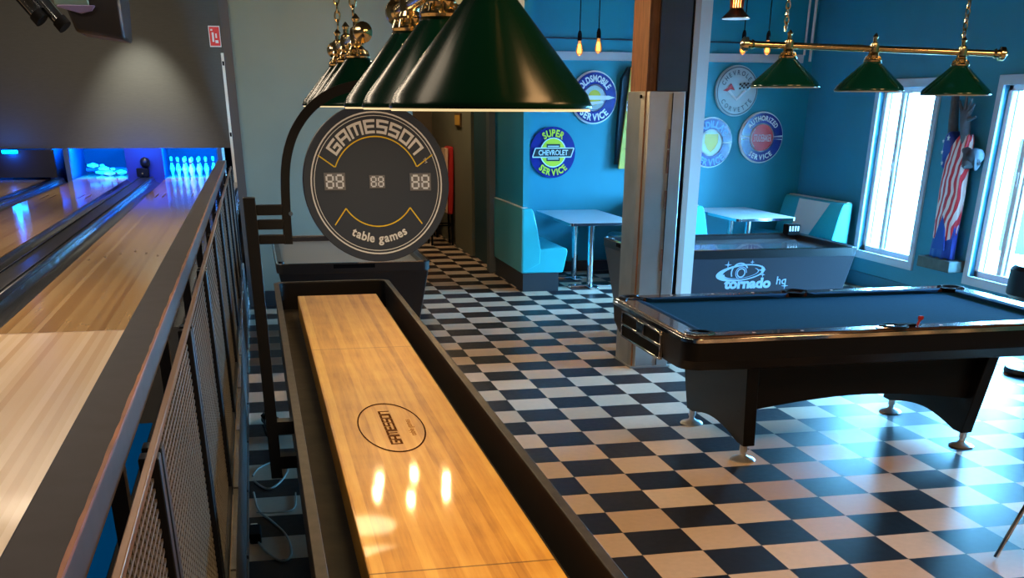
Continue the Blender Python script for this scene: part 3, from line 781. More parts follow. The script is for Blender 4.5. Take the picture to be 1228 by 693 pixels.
# ------------------------------------------------------------------ air-hockey tables
M_hock = mat('hockey_cabinet_grey', (50,54,66), .4); M_play = mat('hockey_playfield', (120,122,128), .12, coat=.4); M_hrim = mat('hockey_rim_black', (22,22,26), .35)
M_logo = mat('logo_pale_blue', (170,205,235), .5)
def hockey(x0, x1, y0, y1, label, play, cab, long_x, unit):
    H = .80
    t = thing('air_hockey_table', label, 'air hockey table', ((x0+x1)/2, (y0+y1)/2, 0), 'air hockey tables')
    q = .13
    k = MB(); k.loft([[(x0+q,y0+.09,.14),(x1-q,y0+.09,.14),(x1-q,y1-.09,.14),(x0+q,y1-.09,.14)], [(x0+.012,y0+.012,H-.05),(x1-.012,y0+.012,H-.05),(x1-.012,y1-.012,H-.05),(x0+.012,y1-.012,H-.05)]])
    k.build('cabinet', cab, t, 0, bevel=.012)
    ringed(x0, x1, y0, y1, .055, H-.055, H+.012, .06, .05).build('rim', M_hrim, t, bevel=.006)
    ringed(x0+.001, x1-.001, y0+.001, y1-.001, .012, H+.011, H+.016, .06, .05).build('rim_strip', M_chrome, t)
    MB().box(x0+.05, x1-.05, y0+.05, y1-.05, H-.06, H-.03).build('playfield', play, t)
    for xx in (x0+q+.1, x1-q-.1):
        for yy in (y0+.2, y1-.2):
            MB().lathe([(0,0),(.05,0),(.05,.015),(.025,.03),(.025,.15),(0,.15)], (xx,yy,0), 16, cap=False).build('levelling_foot', M_blackm, t)
    if long_x:
        for xx, s in ((x0, 1), (x1, -1)): MB().box(xx+s*.004-.006, xx+s*.004+.006, (y0+y1)/2-.16, (y0+y1)/2+.16, H-.025, H+.004).build('goal_slot', M_pock, t)
    else:
        for yy, s in ((y0, 1), (y1, -1)): MB().box((x0+x1)/2-.16, (x0+x1)/2+.16, yy+s*.004-.006, yy+s*.004+.006, H-.025, H+.004).build('goal_slot', M_pock, t)
    return t
h1 = hockey(.09, 1.28, 8.75, 10.75, 'black air hockey table with grey top standing behind the shuffleboard', mat('hockey_top_grey', (112,116,118), .35), mat('hockey_cabinet_black', (16,15,18), .35), False, False)
MB().tube([(.13, 8.80, .812), (.13, 8.80, .83)], .022, 16).build('corner_bolt', M_blackm, h1)
h2 = hockey(3.12, 5.10, 8.98, 10.16, 'grey air hockey table with white planet logo between the steel pillar and windows', M_play, M_hock, True, True)
u = MB().box(4.93, 5.06, 10.04, 10.15, .80, .90).build('scorer_unit', M_matte, h2, bevel=.008)
k = MB()
for i in range(4): k.box(4.945+.028*i, 4.96+.028*i, 10.036, 10.04, .84, .885)
k.build('scorer_lights', M_white, u)
# planet logo and words on the near side, following the sloped cabinet
def side(x, z):   # near face: y from 8.992 at z=.75 to 9.07 at z=.14
    return (x, 8.992 + (.75-z)/.61*.078 - .003, z)
k = MB()
def ell(k, cx, cz, a, bb, tilt, w0, w1, a0=0, a1=2*PI, n=48):
    for i in range(n):
        q = []
        for ii, s in ((i, 0), (i, 1), (i+1, 1), (i+1, 0)):
            th = a0+(a1-a0)*ii/n; w = 1 + (w0+(w1-w0)*(.5-.5*math.cos(th)))*(s-.5)
            x = a*w*math.cos(th); z = bb*w*math.sin(th); q.append(side(cx+x*math.cos(tilt)-z*math.sin(tilt), cz+x*math.sin(tilt)+z*math.cos(tilt)))
        k.poly(q)
ell(k, 4.035, .622, .205, .062, .10, .10, .30); ell(k, 4.03, .618, .16, .042, .10, .06, .1, PI*.95, 2.2*PI)
ell(k, 4.015, .625, .075, .075, 0, .16, .16, PI*.15, PI*1.15); ell(k, 4.03, .62, .035, .035, 0, .3, .3); ell(k, 4.03, .62, .05, .05, 0, .12, .12, 0, PI*1.4)
for sx, sz, s in ((3.90,.69,.035), (4.12,.708,.022), (4.22,.64,.04), (4.235,.60,.025), (4.46,.50,.035)):
    k.poly([side(sx+s*p, sz+s*q) for p, q in ((0,1),(.16,.16),(1,0),(.16,-.16),(0,-1),(-.16,-.16),(-1,0),(-.16,.16))])
k.build('planet_emblem', M_logo, h2, 0)
k = MB(); line_text(k, 'tornado', .125, lambda x, y: side(4.105+x*1.05, .492+y*.92), bold=.006); k.build('logo_lettering', M_logo, h2, 0)
k = MB(); line_text(k, 'hq', .10, lambda x, y: side(4.42+x, .515+y*.95), bold=.001)
k.build('small_lettering', M_logo, h2, 0)

# ------------------------------------------------------------------ pillar
t = thing('pillar', 'square timber pillar sheathed in dented steel with dark boxed top', 'pillar', (2.99, 8.53, 0))
MB().box(2.855, 3.14, 8.36, 8.73, 0, CE).build('timber_core', mat('rough_brown_timber', (124,84,54), .7, noise=.35, nscale=9, stretch=(6,6,.6)), t)
MB().box(2.93, 3.165, 8.335, 8.75, 2.0, CE).build('dark_boxing', mat('dark_brown_panel', (34,24,22), .55, noise=.15), t)
k = MB(); prof2 = [(2.842,8.745),(2.838,8.42),(2.875,8.33),(3.15,8.322),(3.158,8.745)]
k.loft([[(x, y, z) for x, y in prof2] for z in (.008, 2.0)]); k.build('steel_sleeve', M_steel, t, 20, bevel=.004)
k = MB()
for i, z in enumerate((.35, .75, 1.2, 1.45, 1.62)): k.box(3.035, 3.055, 8.318, 8.325, z, z+.13+.03*(i % 2))
k.build('rust_seam', mat('rust_brown', (120,74,52), .6, noise=.4, nscale=30), t)
MB().box(3.050, 3.054, 8.316, 8.325, .02, 1.99).build('sheet_seam', M_blackm, t)
MB().tube([(2.838, 8.40, 1.965), (2.825, 8.40, 1.965)], .012, 10).build('bolt', M_matte, t)
MB().box(2.83, 3.17, 8.315, 8.75, 0, .012).build('base_plate', M_steel, t)
t = thing('service_column', 'narrow white-edged black column standing right behind the steel pillar', 'column', (3.36, 8.87, 0))
MB().box(3.155, 3.36, 8.80, 8.92, 0, CE).build('black_face', M_matte, t)
MB().box(3.36, 3.405, 8.79, 8.93, .07, CE).build('pink_edge', mat('pinkish_board_edge', (190,165,155), .6), t)
MB().box(3.405, 3.50, 8.80, 8.93, .0, CE).build('white_edge', M_trimw, t)
MB().box(3.36, 3.405, 8.78, 8.93, 0, .07).build('metal_shoe', M_chrome, t)

# ------------------------------------------------------------------ booths
M_vin = mat('turquoise_vinyl', (44,176,190), .32, noise=.05, nscale=5); M_vin2 = mat('turquoise_vinyl_side', (70,150,150), .45)
M_plin = mat('dark_plinth', (34,38,44), .5); M_cream = mat('cream_vinyl', (222,218,212), .4)
def bench(x, s, label, panel=False, y0=12.37, y1=13.92):
    """x = outer back face, s = +1 seat towards +x"""
    t = thing('booth_bench', label, 'booth bench', (x, (y0+y1)/2, 0), 'diner booth benches')
    def X_(v): return x + s*v
    MB().prism([(X_(.012),0),(X_(.43),0),(X_(.43),.20),(X_(.012),.20)], y0+.012, y1, 'y').build('plinth', M_plin, t)
    MB().prism([(X_(.0),.20),(X_(.48),.20),(X_(.53),.42),(X_(.52),.455),(X_(.46),.475),(X_(.22),.455),(X_(.0),.45)], y0, y1, 'y').build('seat', M_vin, t, bevel=.012)
    bk = MB().prism([(X_(0),.20),(X_(.205),.30),(X_(.215),.45),(X_(.165),.70),(X_(.125),.85),(X_(.10),.885),(X_(.0),.885)], y0-.004, y1, 'y').build('backrest', M_vin, t, bevel=.01)
    MB().prism([(X_(-.006),.205),(X_(.0),.205),(X_(.0),.88),(X_(-.006),.88)], y0, y1, 'y').build('side_panel', M_vin2, t)
    MB().box(min(X_(-.004),X_(.06)), max(X_(-.004),X_(.06)), y0+.02, y1, .886, .894).build('top_piping', M_cream, bk)
    if panel:
        def F(z): return X_(.215-(z-.45)*.2+.004+s*0)
        zz = lambda yy, z: (F(z), yy, z)
        k = MB(); k.poly([zz(y1-.45,.46), zz(y0+.62,.46), zz(y0+.28,.87), zz(y1-.45,.87)]); k.build('cream_panel', M_cream, bk, 0)
    return t
bench(2.862, 1, 'turquoise vinyl booth bench at left, its end facing the corridor')
bench(4.86, -1, 'turquoise booth bench in shadow behind the steel pillar, right of the left table')
bench(4.88, 1, 'turquoise booth bench hidden behind the pillar, left of the right-hand table')
bench(6.86, -1, 'turquoise booth bench with cream diagonal back panel beside the window wall', True)
M_top = mat('pale_laminate', (222,222,226), .22)
def diner_table(x0, x1, y0, y1, label):
    t = thing('diner_table', label, 'table', ((x0+x1)/2, (y0+y1)/2, 0), 'diner booth tables')
    k = MB(); k.prism(rrect(x0, x1, y0, y1, .04), .722, .752, 'z'); k.build('table_top', M_top, t, bevel=.003)
    ringed(x0-.004, x1+.004, y0-.004, y1+.004, .006, .72, .750, .044, .04).build('metal_edging', M_chrome, t)
    cx = (x0+x1)/2
    for yy in (y0+.5, y1-.45):
        MB().tube([(cx, yy, .03), (cx, yy, .722)], .038, 20).build('column', M_chrome, t)
        MB().prism(rrect(cx-.26, cx+.26, yy-.045, yy+.045, .03), 0, .03, 'z').prism(rrect(cx-.06, cx+.06, yy-.2, yy+.2, .03), 0, .028, 'z').build('base', M_chrome, t, bevel=.006)
    return t
diner_table(3.34, 4.115, 12.08, 13.72, 'pale topped diner table on chrome columns, left of the pillar')
diner_table(5.36, 6.11, 12.25, 13.72, 'pale topped diner table by the cream-panelled bench, right of the pillar')

# ------------------------------------------------------------------ round wall signs
M_navy = mat('enamel_navy', (22,34,130), .25, coat=.3); M_wht = mat('enamel_white', (232,235,235), .3); M_yelo = mat('enamel_yellow', (228,218,46), .3)
M_red = mat('enamel_red', (214,44,44), .3); M_silv = mat('enamel_silver', (176,190,192), .3); M_grey = mat('enamel_grey_line', (80,96,104), .4); M_chk = mat('enamel_black', (22,24,30), .4); M_blu = mat('enamel_light_blue', (90,150,225), .3)
def sign(cx, cz, R, label, mface, y=13.965):
    t = thing('round_sign', label, 'sign', (cx, 14.0, cz), 'round garage wall signs')
    MB().lathe([(0,-.018),(R-.008,-.018),(R,-.01),(R,.015),(0,.015)], (cx, y+.018, cz), 64, RX @ Matrix.Rotation(0,4,'X'), cap=False).build('plate', mface, t)
    return t, y-.0185
def Mx(cx, cz, y): return lambda a, c: (cx+a, y, cz+c)
# yellow and blue
cx, cz, R = 3.604, 1.388, .287
t, y = sign(cx, cz, R, 'navy and yellow round sign with bow-tie banner, low on the back wall at left', M_navy, 13.96)
y -= .002
MB().ring(0, .155, y, (cx,cz)).build('yellow_centre', M_yelo, t, 0); MB().ring(.155, .167, y-.001, (cx,cz)).build('white_ring', M_wht, t, 0)
k = MB(); arc_text(k, 'SUPER', .105, .182, Mx(cx,cz,y-.001), PI/2, .85, bold=.004, gap=.1); k.build('upper_lettering', M_yelo, t, 0)
k = MB(); arc_text(k, 'SERVICE', .10, .256, Mx(cx,cz,y-.001), 1.5*PI, .85, bottom=True, bold=.004, gap=.09); k.build('lower_lettering', M_yelo, t, 0)
k = MB(); f = Mx(cx,cz,y-.003)
k.poly([f(*p) for p in ((-.085,.095),(.085,.095),(.085,-.095),(-.085,-.095))]); k.poly([f(*p) for p in ((-.225,.05),(.262,.05),(.225,-.05),(-.262,-.05))]); em = k.build('bow_tie', M_chk, t, 0)
k = MB(); f = Mx(cx,cz,y-.005); ol = [((-.225,.05),(.262,.05)),((.262,.05),(.225,-.05)),((.225,-.05),(-.262,-.05)),((-.262,-.05),(-.225,.05)),((-.07,.07),(.07,.07)),((-.07,-.07),(.07,-.07))]
for p, q in ol:
    p, q = Vector(p), Vector(q); d = (q-p).normalized(); nn = Vector((-d.y,d.x))*.006; k.poly([f(*v) for v in (p-nn, q-nn, q+nn, p+nn)])
k.build('outline', M_wht, em, 0)
k = MB(); line_text(k, 'CHEVROLET', .082, lambda a, c: f(a, c-.028), .82, bold=.002); k.build('banner_lettering', M_wht, em, 0)
# blue and silver with globe
cx, cz, R = 4.108, 1.99, .29
t, y = sign(cx, cz, R, 'navy round service sign with gold globe, upper one left of the pillar', M_wht, 13.96)
y -= .002
MB().ring(.145, .272, y, (cx,cz)).build('navy_ring', M_navy, t, 0); MB().ring(0, .132, y, (cx,cz)).build('silver_centre', M_silv, t, 0)
MB().ring(.132, .137, y-.001, (cx,cz)).build('thin_ring', M_navy, t, 0); MB().ring(0, .082, y-.001, (cx,cz)).build('gold_globe', mat('enamel_gold', (205,180,40), .35), t, 0)
k = MB(); f = Mx(cx,cz,y-.003); k.poly([f(*p) for p in ((-.14,.022),(.18,.022),(.262,0),(.18,-.022),(-.14,-.022))]); k.poly([f(*p) for p in ((-.09,-.05),(.1,-.035),(.12,-.055),(-.05,-.085))]); k.build('silver_arrow', M_wht, t, 0)
k = MB(); arc_text(k, 'OLDSMOBILE', .098, .172, Mx(cx,cz,y-.002), PI/2, .72, bold=.004, gap=.05); k.build('upper_lettering', M_wht, t, 0)
k = MB(); arc_text(k, 'SERVICE', .105, .25, Mx(cx,cz,y-.002), 1.5*PI, .82, bottom=True, bold=.004, gap=.08); k.build('lower_lettering', M_wht, t, 0)
# silver with flags
cx, cz, R = 5.95, 2.072, .283
t, y = sign(cx, cz, R, 'silver round sign with crossed red and chequered flags, right of the pillar', M_silv, 13.96)
y -= .002
MB().ring(.255, .268, y, (cx,cz)).build('grey_ring', M_grey, t, 0)
k = MB(); arc_text(k, 'CHEVROLET', .072, .178, Mx(cx,cz,y), PI/2, .85, gap=.35, bold=.002); k.build('upper_lettering', M_grey, t, 0)
k = MB(); arc_text(k, 'CORVETTE', .072, .232, Mx(cx,cz,y), 1.5*PI, .85, bottom=True, gap=.35, bold=.002); k.build('lower_lettering', M_grey, t, 0)
f = Mx(cx,cz,y-.001); em = MB().poly([f(*p) for p in ((-.13,.0),(-.01,-.10),(.005,-.09),(-.10,.015))]).poly([f(*p) for p in ((.12,.0),(.0,-.11),(-.01,-.095),(.10,.02))]).build('flag_poles', M_wht, t, 0)
MB().poly([f(*p) for p in ((-.19,.005),(-.13,.03),(-.09,.085),(-.05,.03),(-.03,.005),(-.09,.02),(-.13,-.005))]).build('red_flag', mat('flag_red', (185,40,50), .4), em, 0)
k = MB()
for i in range(6):
    for j in range(3):
        if (i+j) % 2 == 0: x0, z0 = .02+.026*i, .03+.022*j-.012*abs(i-3)*.4; k.poly([f(*p) for p in ((x0,z0),(x0+.026,z0+.004),(x0+.026,z0+.026),(x0,z0+.022))])
k.build('chequered_flag', M_chk, em, 0)
# navy with red centre
cx, cz, R = 6.34, 1.549, .297
t, y = sign(cx, cz, R, 'navy and white round sign with red centre, lowest at right near the window corner', M_wht, 13.96)
y -= .002
MB().ring(.165, .28, y, (cx,cz), .1, PI-.1).ring(.165, .28, y, (cx,cz), PI+.1, 2*PI-.1).build('navy_ring', M_navy, t, 0)
f = Mx(cx,cz,y-.001)
for s in (-1, 1):
    k = MB(); z = -.008; k.poly([f(*p) for p in ((s*.165,z-.006),(s*.28,z-.006),(s*.28,z+.012),(s*.165,z+.012))]); k.build('navy_bar', M_navy, t, 0)
em = MB().ring(0, .152, y, (cx,cz)).build('red_centre', M_red, t, 0)
k = MB(); arc_text(k, 'AUTHORIZED', .078, .195, f, PI/2, .82, gap=.08, bold=.003); k.build('upper_lettering', M_wht, t, 0)
k = MB(); arc_text(k, 'SERVICE', .082, .255, f, 1.5*PI, .9, bottom=True, gap=.12, bold=.003); k.build('lower_lettering', M_wht, t, 0)
k = MB(); g2, w2 = glyphs('STUDEBAKER'); k.mesh(g2, lambda v: f((v[0]-w2/2)*.055*.74+.012, v[1]*.12-.045)); k.ring(.135, .148, y-.001, (cx,cz), PI*.75, PI*1.28); k.build('centre_lettering', M_wht, em, 0)
# navy and gold, half hidden
cx, cz, R = 5.66, 1.492, .29
t, y = sign(cx, cz, R, 'navy service sign with gold crest, half hidden by the white column edge', M_wht, 13.96)
y -= .002
MB().ring(.155, .275, y, (cx,cz), .05, PI-.05).ring(.155, .275, y, (cx,cz), PI+.05, 2*PI-.05).build('navy_ring', M_navy, t, 0)
f = Mx(cx,cz,y-.001)
MB().ring(0, .14, y, (cx,cz)).build('pale_centre', mat('enamel_pale_gold', (200,215,200), .3), t, 0)
k = MB(); k.poly([f(*p) for p in ((-.09,.1),(.09,.1),(.09,0),(.05,-.07),(0,-.11),(-.05,-.07),(-.09,0))]); k.build('gold_crest', mat('enamel_gold', (205,180,40), .35), t, 0)
k = MB(); arc_text(k, 'CADILLAC', .105, .175, f, PI/2, .85, gap=.08, bold=.004); k.build('upper_lettering', M_blu, t, 0)
k = MB(); arc_text(k, 'SERVICE', .105, .262, f, 1.5*PI, .85, bottom=True, gap=.1, bold=.004); k.build('lower_lettering', M_blu, t, 0)

# tall yellow sign, tapered, standing off the wall
t = thing('yellow_sign', 'tall tapered yellow race sign mounted off the back wall, edge showing beside the pillar', 'sign', (4.8, 13.95, 1.2))
MB().loft([[(4.43,13.86,1.205),(5.2,13.86,1.205),(5.2,13.90,1.205),(4.43,13.90,1.205)], [(4.535,13.86,2.315),(5.1,13.86,2.315),(5.1,13.90,2.315),(4.535,13.90,2.315)]]).build('board', mat('yellow_paint', (206,188,78), .45, noise=.12, nscale=12), t)
MB().prism([(4.41,1.25),(4.41,1.6),(4.44,2.2),(4.52,2.32),(5.1,2.32),(5.2,1.22)], 13.90, 13.995, 'y').build('shadow_backing', mat('sign_shadow_dark', (14,44,58), .7), t)  # added dark box, shaped and coloured as the sign's shadow on the wall
k = MB()
for i in range(3):
    for j in range(4):
        if (i+j) % 2: k.box(4.50+.025*i, 4.525+.025*i, 13.857, 13.86, 1.85+.025*j, 1.875+.025*j)
k.build('chequer_patch', M_chk, t, 0)
MB().box(4.495, 4.64, 13.858, 13.86, 1.845, 1.955).build('white_patch', M_wht, t, 0)
k = MB().prism([(4.50,1.56),(4.56,1.62),(4.60,1.74),(4.66,1.76),(4.66,1.58),(4.6,1.50)], 13.856, 13.86, 'y'); k.build('white_motif', mat('pale_motif', (205,212,190), .5), t, 0)
MB().prism([(4.49,1.43),(4.53,1.45),(4.60,1.42),(4.66,1.48),(4.66,1.43),(4.6,1.38)], 13.855, 13.86, 'y').build('black_motif', M_chk, t, 0)

# ------------------------------------------------------------------ pendants over the booths
M_fil = mat('amber_filament', (255,150,40), .3, emis=(255,140,40), es=30)
def amber_glass():
    n = nodes_mat('amber_bulb_glass'); nt = n.nt; out = nt.nodes['Material Output']; nt.nodes.remove(n.b)
    tr = n.add('BsdfTransparent'); tr.inputs[0].default_value = (1,.72,.42,1); g = n.add('BsdfGlossy'); g.inputs['Roughness'].default_value = .05
    e = n.add('Emission'); e.inputs[0].default_value = (1,.42,.12,1); e.inputs[1].default_value = .5
    a = n.add('AddShader'); n.L(tr.outputs[0], a.inputs[0]); n.L(e.outputs[0], a.inputs[1])
    lw = n.add('LayerWeight'); lw.inputs[0].default_value = .25
    mx = n.add('MixShader'); n.L(lw.outputs['Fresnel'], mx.inputs[0]); n.L(a.outputs[0], mx.inputs[1]); n.L(g.outputs[0], mx.inputs[2]); n.L(mx.outputs[0], out.inputs[0])
    return n.m
M_amb = amber_glass()
def edison(x, y, z, label):
    t = thing('edison_pendant', label, 'pendant light', (x, y, z), 'bare bulb pendants over the booths')
    MB().tube([(x,y,z+.17),(x,y,CE)], .006, 6).build('cable', M_matte, t)
    MB().lathe([(0,.19),(.012,.19),(.02,.17),(.024,.15),(.024,.10),(.02,.095),(0,.095)], (x,y,z), 14, cap=False).build('socket', M_matte, t)
    MB().lathe([(.016,.098),(.018,.08),(.032,.03),(.038,0),(.036,-.02),(.024,-.04),(.006,-.05),(.001,-.051)], (x,y,z), 18, cap=False).build('bulb', M_amb, t)
    k = MB()
    for q in range(5):
        a = 2*PI*q/5; k.tube([(x+.008*math.cos(a), y+.008*math.sin(a), z+.06), (x+.016*math.cos(a), y+.016*math.sin(a), z-.02)], .003, 5)
    k.build('filament', M_fil, t)
    return t
e0 = edison(3.61, 12.9, 2.44, 'bare amber bulb on black cable over the left table, the left one')
e1 = edison(3.825, 12.9, 2.465, 'bare amber bulb on black cable over the left table, the right one')
e2 = edison(5.53, 12.9, 2.475, 'bare amber bulb on black cable just right of the white column edge')
e3 = edison(5.825, 12.9, 2.475, 'bare amber bulb on black cable behind the left end of the brass lamp bar')
x, y, z = 3.985, 9.5, 2.545
t = thing('copper_pendant', 'copper bell pendant lamp with slotted lit neck at the top beside the pillar', 'pendant light', (x, y, z))
sh = MB().lathe([(.116,0),(.118,.004),(.10,.022),(.07,.048),(.058,.065),(.055,.075),(.052,.075),(.055,.063),(.068,.044),(.098,.018),(.114,.0)], (x,y,z), 36, cap=False).build('bell_shade', mat('copper', (190,120,84), .25, 1.), t, 60)
k = MB()
for q in range(16):
    a = 2*PI*q/16; k.box(-.006,.006,-.004,.004,.07,.175, Matrix.Translation((x+.052*math.cos(a), y+.052*math.sin(a), z)) @ Matrix.Rotation(a+PI/2, 4, 'Z'))
k.build('slotted_neck', mat('copper', (190,120,84), .25, 1.), t)
MB().lathe([(0,.07),(.04,.07),(.04,.172),(0,.172)], (x,y,z), 20, cap=False).build('glowing_core', mat('warm_core', (255,200,120), .4, emis=(255,190,100), es=6), t)
MB().lathe([(.056,.172),(.058,.18),(.03,.22),(.01,.24),(0,.24)], (x,y,z), 20, cap=False).build('cap', mat('copper', (190,120,84), .25, 1.), t)
MB().tube([(x,y,z+.24),(x,y,CE)], .007, 6).build('cable', M_white, t)
MB().lathe([(.0,.012),(.108,.006),(.112,-.004),(0,-.006)], (x,y,z), 30, cap=False).build('diffuser', mat('pale_diffuser', (200,225,240), .4, emis=(190,215,235), es=.5), t)
# chandelier above the near air-hockey table (its bulbs mirror in the maple)
t = thing('bulb_chandelier', 'black wheel chandelier with six bare bulbs above the near air hockey table', 'chandelier', (1.1, 8.75, 2.75))
c0 = Vector((1.08, 8.85, 2.78))
k = MB(); pts = [c0+Vector((.34*math.cos(2*PI*q/32), .34*math.sin(2*PI*q/32), 0)) for q in range(33)]; k.tube(pts, .012, 8, cap=False)
for q in range(3):
    a = PI*q/3; k.tube([c0+Vector((.34*math.cos(a), .34*math.sin(a), 0)), c0-Vector((.34*math.cos(a), .34*math.sin(a), 0))], .008, 8)
k.build('wheel', M_blackm, t); MB().tube([c0, (c0.x,c0.y,CE)], .01, 8).build('drop_rod', M_blackm, t)
for q in range(6):
    a = 2*PI*q/6+.35; p = c0+Vector((.34*math.cos(a), .34*math.sin(a), 0))
    s_ = MB().tube([p, p-Vector((0,0,.08))], .018, 12).build('socket', M_blackm, t)
    MB().lathe([(.014,-.078),(.03,-.115),(.034,-.14),(.024,-.165),(.001,-.175)], tuple(p), 16, cap=False).build('bulb', mat('hot_bulb', (255,220,160), .3, emis=(255,205,140), es=330), s_)

# ------------------------------------------------------------------ draped statue between the windows
M_stone = mat('dark_grey_stone', (74,82,90), .6, noise=.2, nscale=18); M_flag = flag_stripes(); M_blue = mat('flag_blue', (24,60,160), .45)
t = thing('draped_statue', 'painted statue draped in red, white and blue cloth with raised open hand, between the windows', 'statue', (6.86, 10.38, .41))
MB().box(6.76, 6.95, 10.09, 10.67, .405, .515).build('base', mat('olive_stone_base', (70,84,84), .7, noise=.2, nscale=14), t, bevel=.01)
def person_mesh():
    V = {}; E = []
    def v(n, y, z, r, x=6.84, p=None, ry=None):
        V[n] = (Vector((6.87+(x-6.87)*.55, y, z)), (r, ry or r)); 
        if p: E.append((p, n))
    v('pelvis', 10.40, .98, .05)
    v('belly', 10.40, 1.18, .05, p='pelvis'); v('chest', 10.40, 1.40, .055, p='belly'); v('upper', 10.39, 1.52, .05, p='chest')
    v('knee', 10.41, .74, .05, p='pelvis'); v('foot', 10.41, .54, .05, p='knee')
    v('neck', 10.235, 1.535, .04, 6.80, 'upper'); v('jaw', 10.165, 1.47, .06, 6.76, 'neck'); v('head', 10.13, 1.435, .085, 6.765, 'jaw'); v('crown', 10.115, 1.365, .075, 6.77, 'head')
    v('rsh', 10.53, 1.54, .055, p='upper'); v('relb', 10.60, 1.78, .052, 6.85, 'rsh'); v('rwr', 10.645, 2.0, .04, 6.86, 'relb'); v('rfist', 10.66, 2.09, .05, 6.86, 'rwr'); v('rtop', 10.665, 2.15, .04, 6.86, 'rfist')
    v('lsh', 10.29, 1.575, .05, 6.82, 'upper'); v('lelb', 10.305, 1.66, .052, 6.79, 'lsh'); v('lwr', 10.335, 1.735, .05, 6.79, 'lelb'); v('palm', 10.365, 1.815, .055, 6.79, 'lwr')
    for n, (b_, m_, t_) in {'index': ((10.415,1.86),(10.455,1.915),(10.485,1.965)), 'middle': ((10.375,1.87),(10.375,1.94),(10.37,2.005)), 'ring': ((10.335,1.865),(10.30,1.93),(10.275,1.985)), 'little': ((10.305,1.845),(10.255,1.895),(10.225,1.935)), 'thumb': ((10.30,1.80),(10.235,1.805),(10.165,1.825))}.items():
        v(n+'a', *b_, .022, 6.785, 'palm'); v(n+'b', *m_, .0165, 6.775, n+'a'); v(n+'c', *t_, .011, 6.765, n+'b')
    names = list(V); me = bpy.data.meshes.new('figure')
    o0 = wloc(t)
    me.from_pydata([tuple(V[n][0]-o0) for n in names], [(names.index(a), names.index(c)) for a, c in E], [])
    o = bpy.data.objects.new('figure', me); COL.objects.link(o); o.parent = t
    sk = o.modifiers.new('skin', 'SKIN'); sk.use_smooth_shade = True
    for i, n in enumerate(names):
        d = me.skin_vertices[0].data[i]; d.radius = V[n][1]; d.use_root = (n == 'pelvis')
    su = o.modifiers.new('sub', 'SUBSURF'); su.levels = 2; su.render_levels = 2
    me.materials.append(M_stone)
    return o
fig = person_mesh()
# face and hair on the bowed head
k = MB(); hc = Vector((6.70, 10.125, 1.42))
k.lathe([(0,.03),(.008,.02),(.012,0),(.006,-.012),(0,-.015)], (6.742,10.128,1.418), 10, cap=False)
for s in (-1, 1): k.lathe([(.001,-.008),(.009,0),(.001,.008)], (6.752,10.128+s*.03,1.44), 10, cap=False)
k.box(6.742, 6.76, 10.105, 10.15, 1.385, 1.393); k.build('face_features', M_stone, t)
k = MB()
k.lathe([(.001,-.075),(.05,-.055),(.085,-.005),(.088,.04),(.06,.08),(.001,.095)], (6.835, 10.10, 1.46), 16, cap=False)
for q in range(6): k.tube(spline([(6.83, 10.06-.012*q, 1.52-.02*q), (6.80+.01*q, 10.035, 1.46-.01*q), (6.82, 10.04, 1.36)], 4), .016, 6)
k.build('hair', mat('dark_stone_hair', (48,56,66), .7), t)
def drape(name, m, zs, folds, amp, seed):
    rnd = random.Random(seed); ph = [rnd.random()*6 for _ in range(3)]
    k = MB(); R = []
    for (z, yc, wy, xc, wx) in zs:
        r = []
        for q in range(64):
            a = 2*PI*q/64; f = 1 + amp*math.sin(folds*a + ph[0] + z*1.3) + amp*.5*math.sin((folds*2+1)*a + ph[1] - z*2)
            r.append((6.875+(xc-6.875)*.5 + wx*.55*f*math.cos(a), yc + wy*f*math.sin(a), z + .012*math.sin(folds*a+ph[2])))
        R.append(r)
    k.loft(R); return k.build(name, m, t, 70)
drape('blue_skirt', M_blue, [(.52,10.39,.20,6.84,.10),(.60,10.39,.20,6.84,.10),(.78,10.385,.185,6.84,.10),(.92,10.38,.17,6.84,.10)], 9, .05, 1)
dr = drape('striped_drape', M_flag, [(.70,10.40,.185,6.84,.115),(.76,10.395,.19,6.84,.118),(.95,10.395,.20,6.84,.12),(1.12,10.40,.21,6.84,.12),(1.28,10.40,.20,6.835,.125),(1.42,10.395,.185,6.83,.125),(1.52,10.37,.165,6.825,.12),(1.60,10.33,.13,6.82,.105),(1.66,10.30,.085,6.81,.075)], 8, .045, 2)
# pointed hem of the stripes opening on the blue skirt
MB().prism([(10.27,.60),(10.49,.60),(10.44,.80),(10.385,.93),(10.32,.80)], 6.785, 6.80, 'x').build('skirt_front', M_blue, t, bevel=.004)
MB().prism([(10.44,1.50),(10.46,1.62),(10.52,1.70),(10.60,1.66),(10.615,1.56),(10.60,1.40),(10.57,1.34),(10.54,1.42)], 6.79, 6.93, 'x').build('star_field', M_blue, t, bevel=.03)
for (yy, zz, s) in ((10.52,1.63,.034), (10.59,1.50,.026), (10.56,1.40,.026), (10.60,1.60,.022)):
    MB().poly([(6.786, yy+s*(1 if i % 2 == 0 else .42)*math.sin(PI*i/5), zz+s*(1 if i % 2 == 0 else .42)*math.cos(PI*i/5)) for i in range(10)]).build('star', M_wht, t, 0)


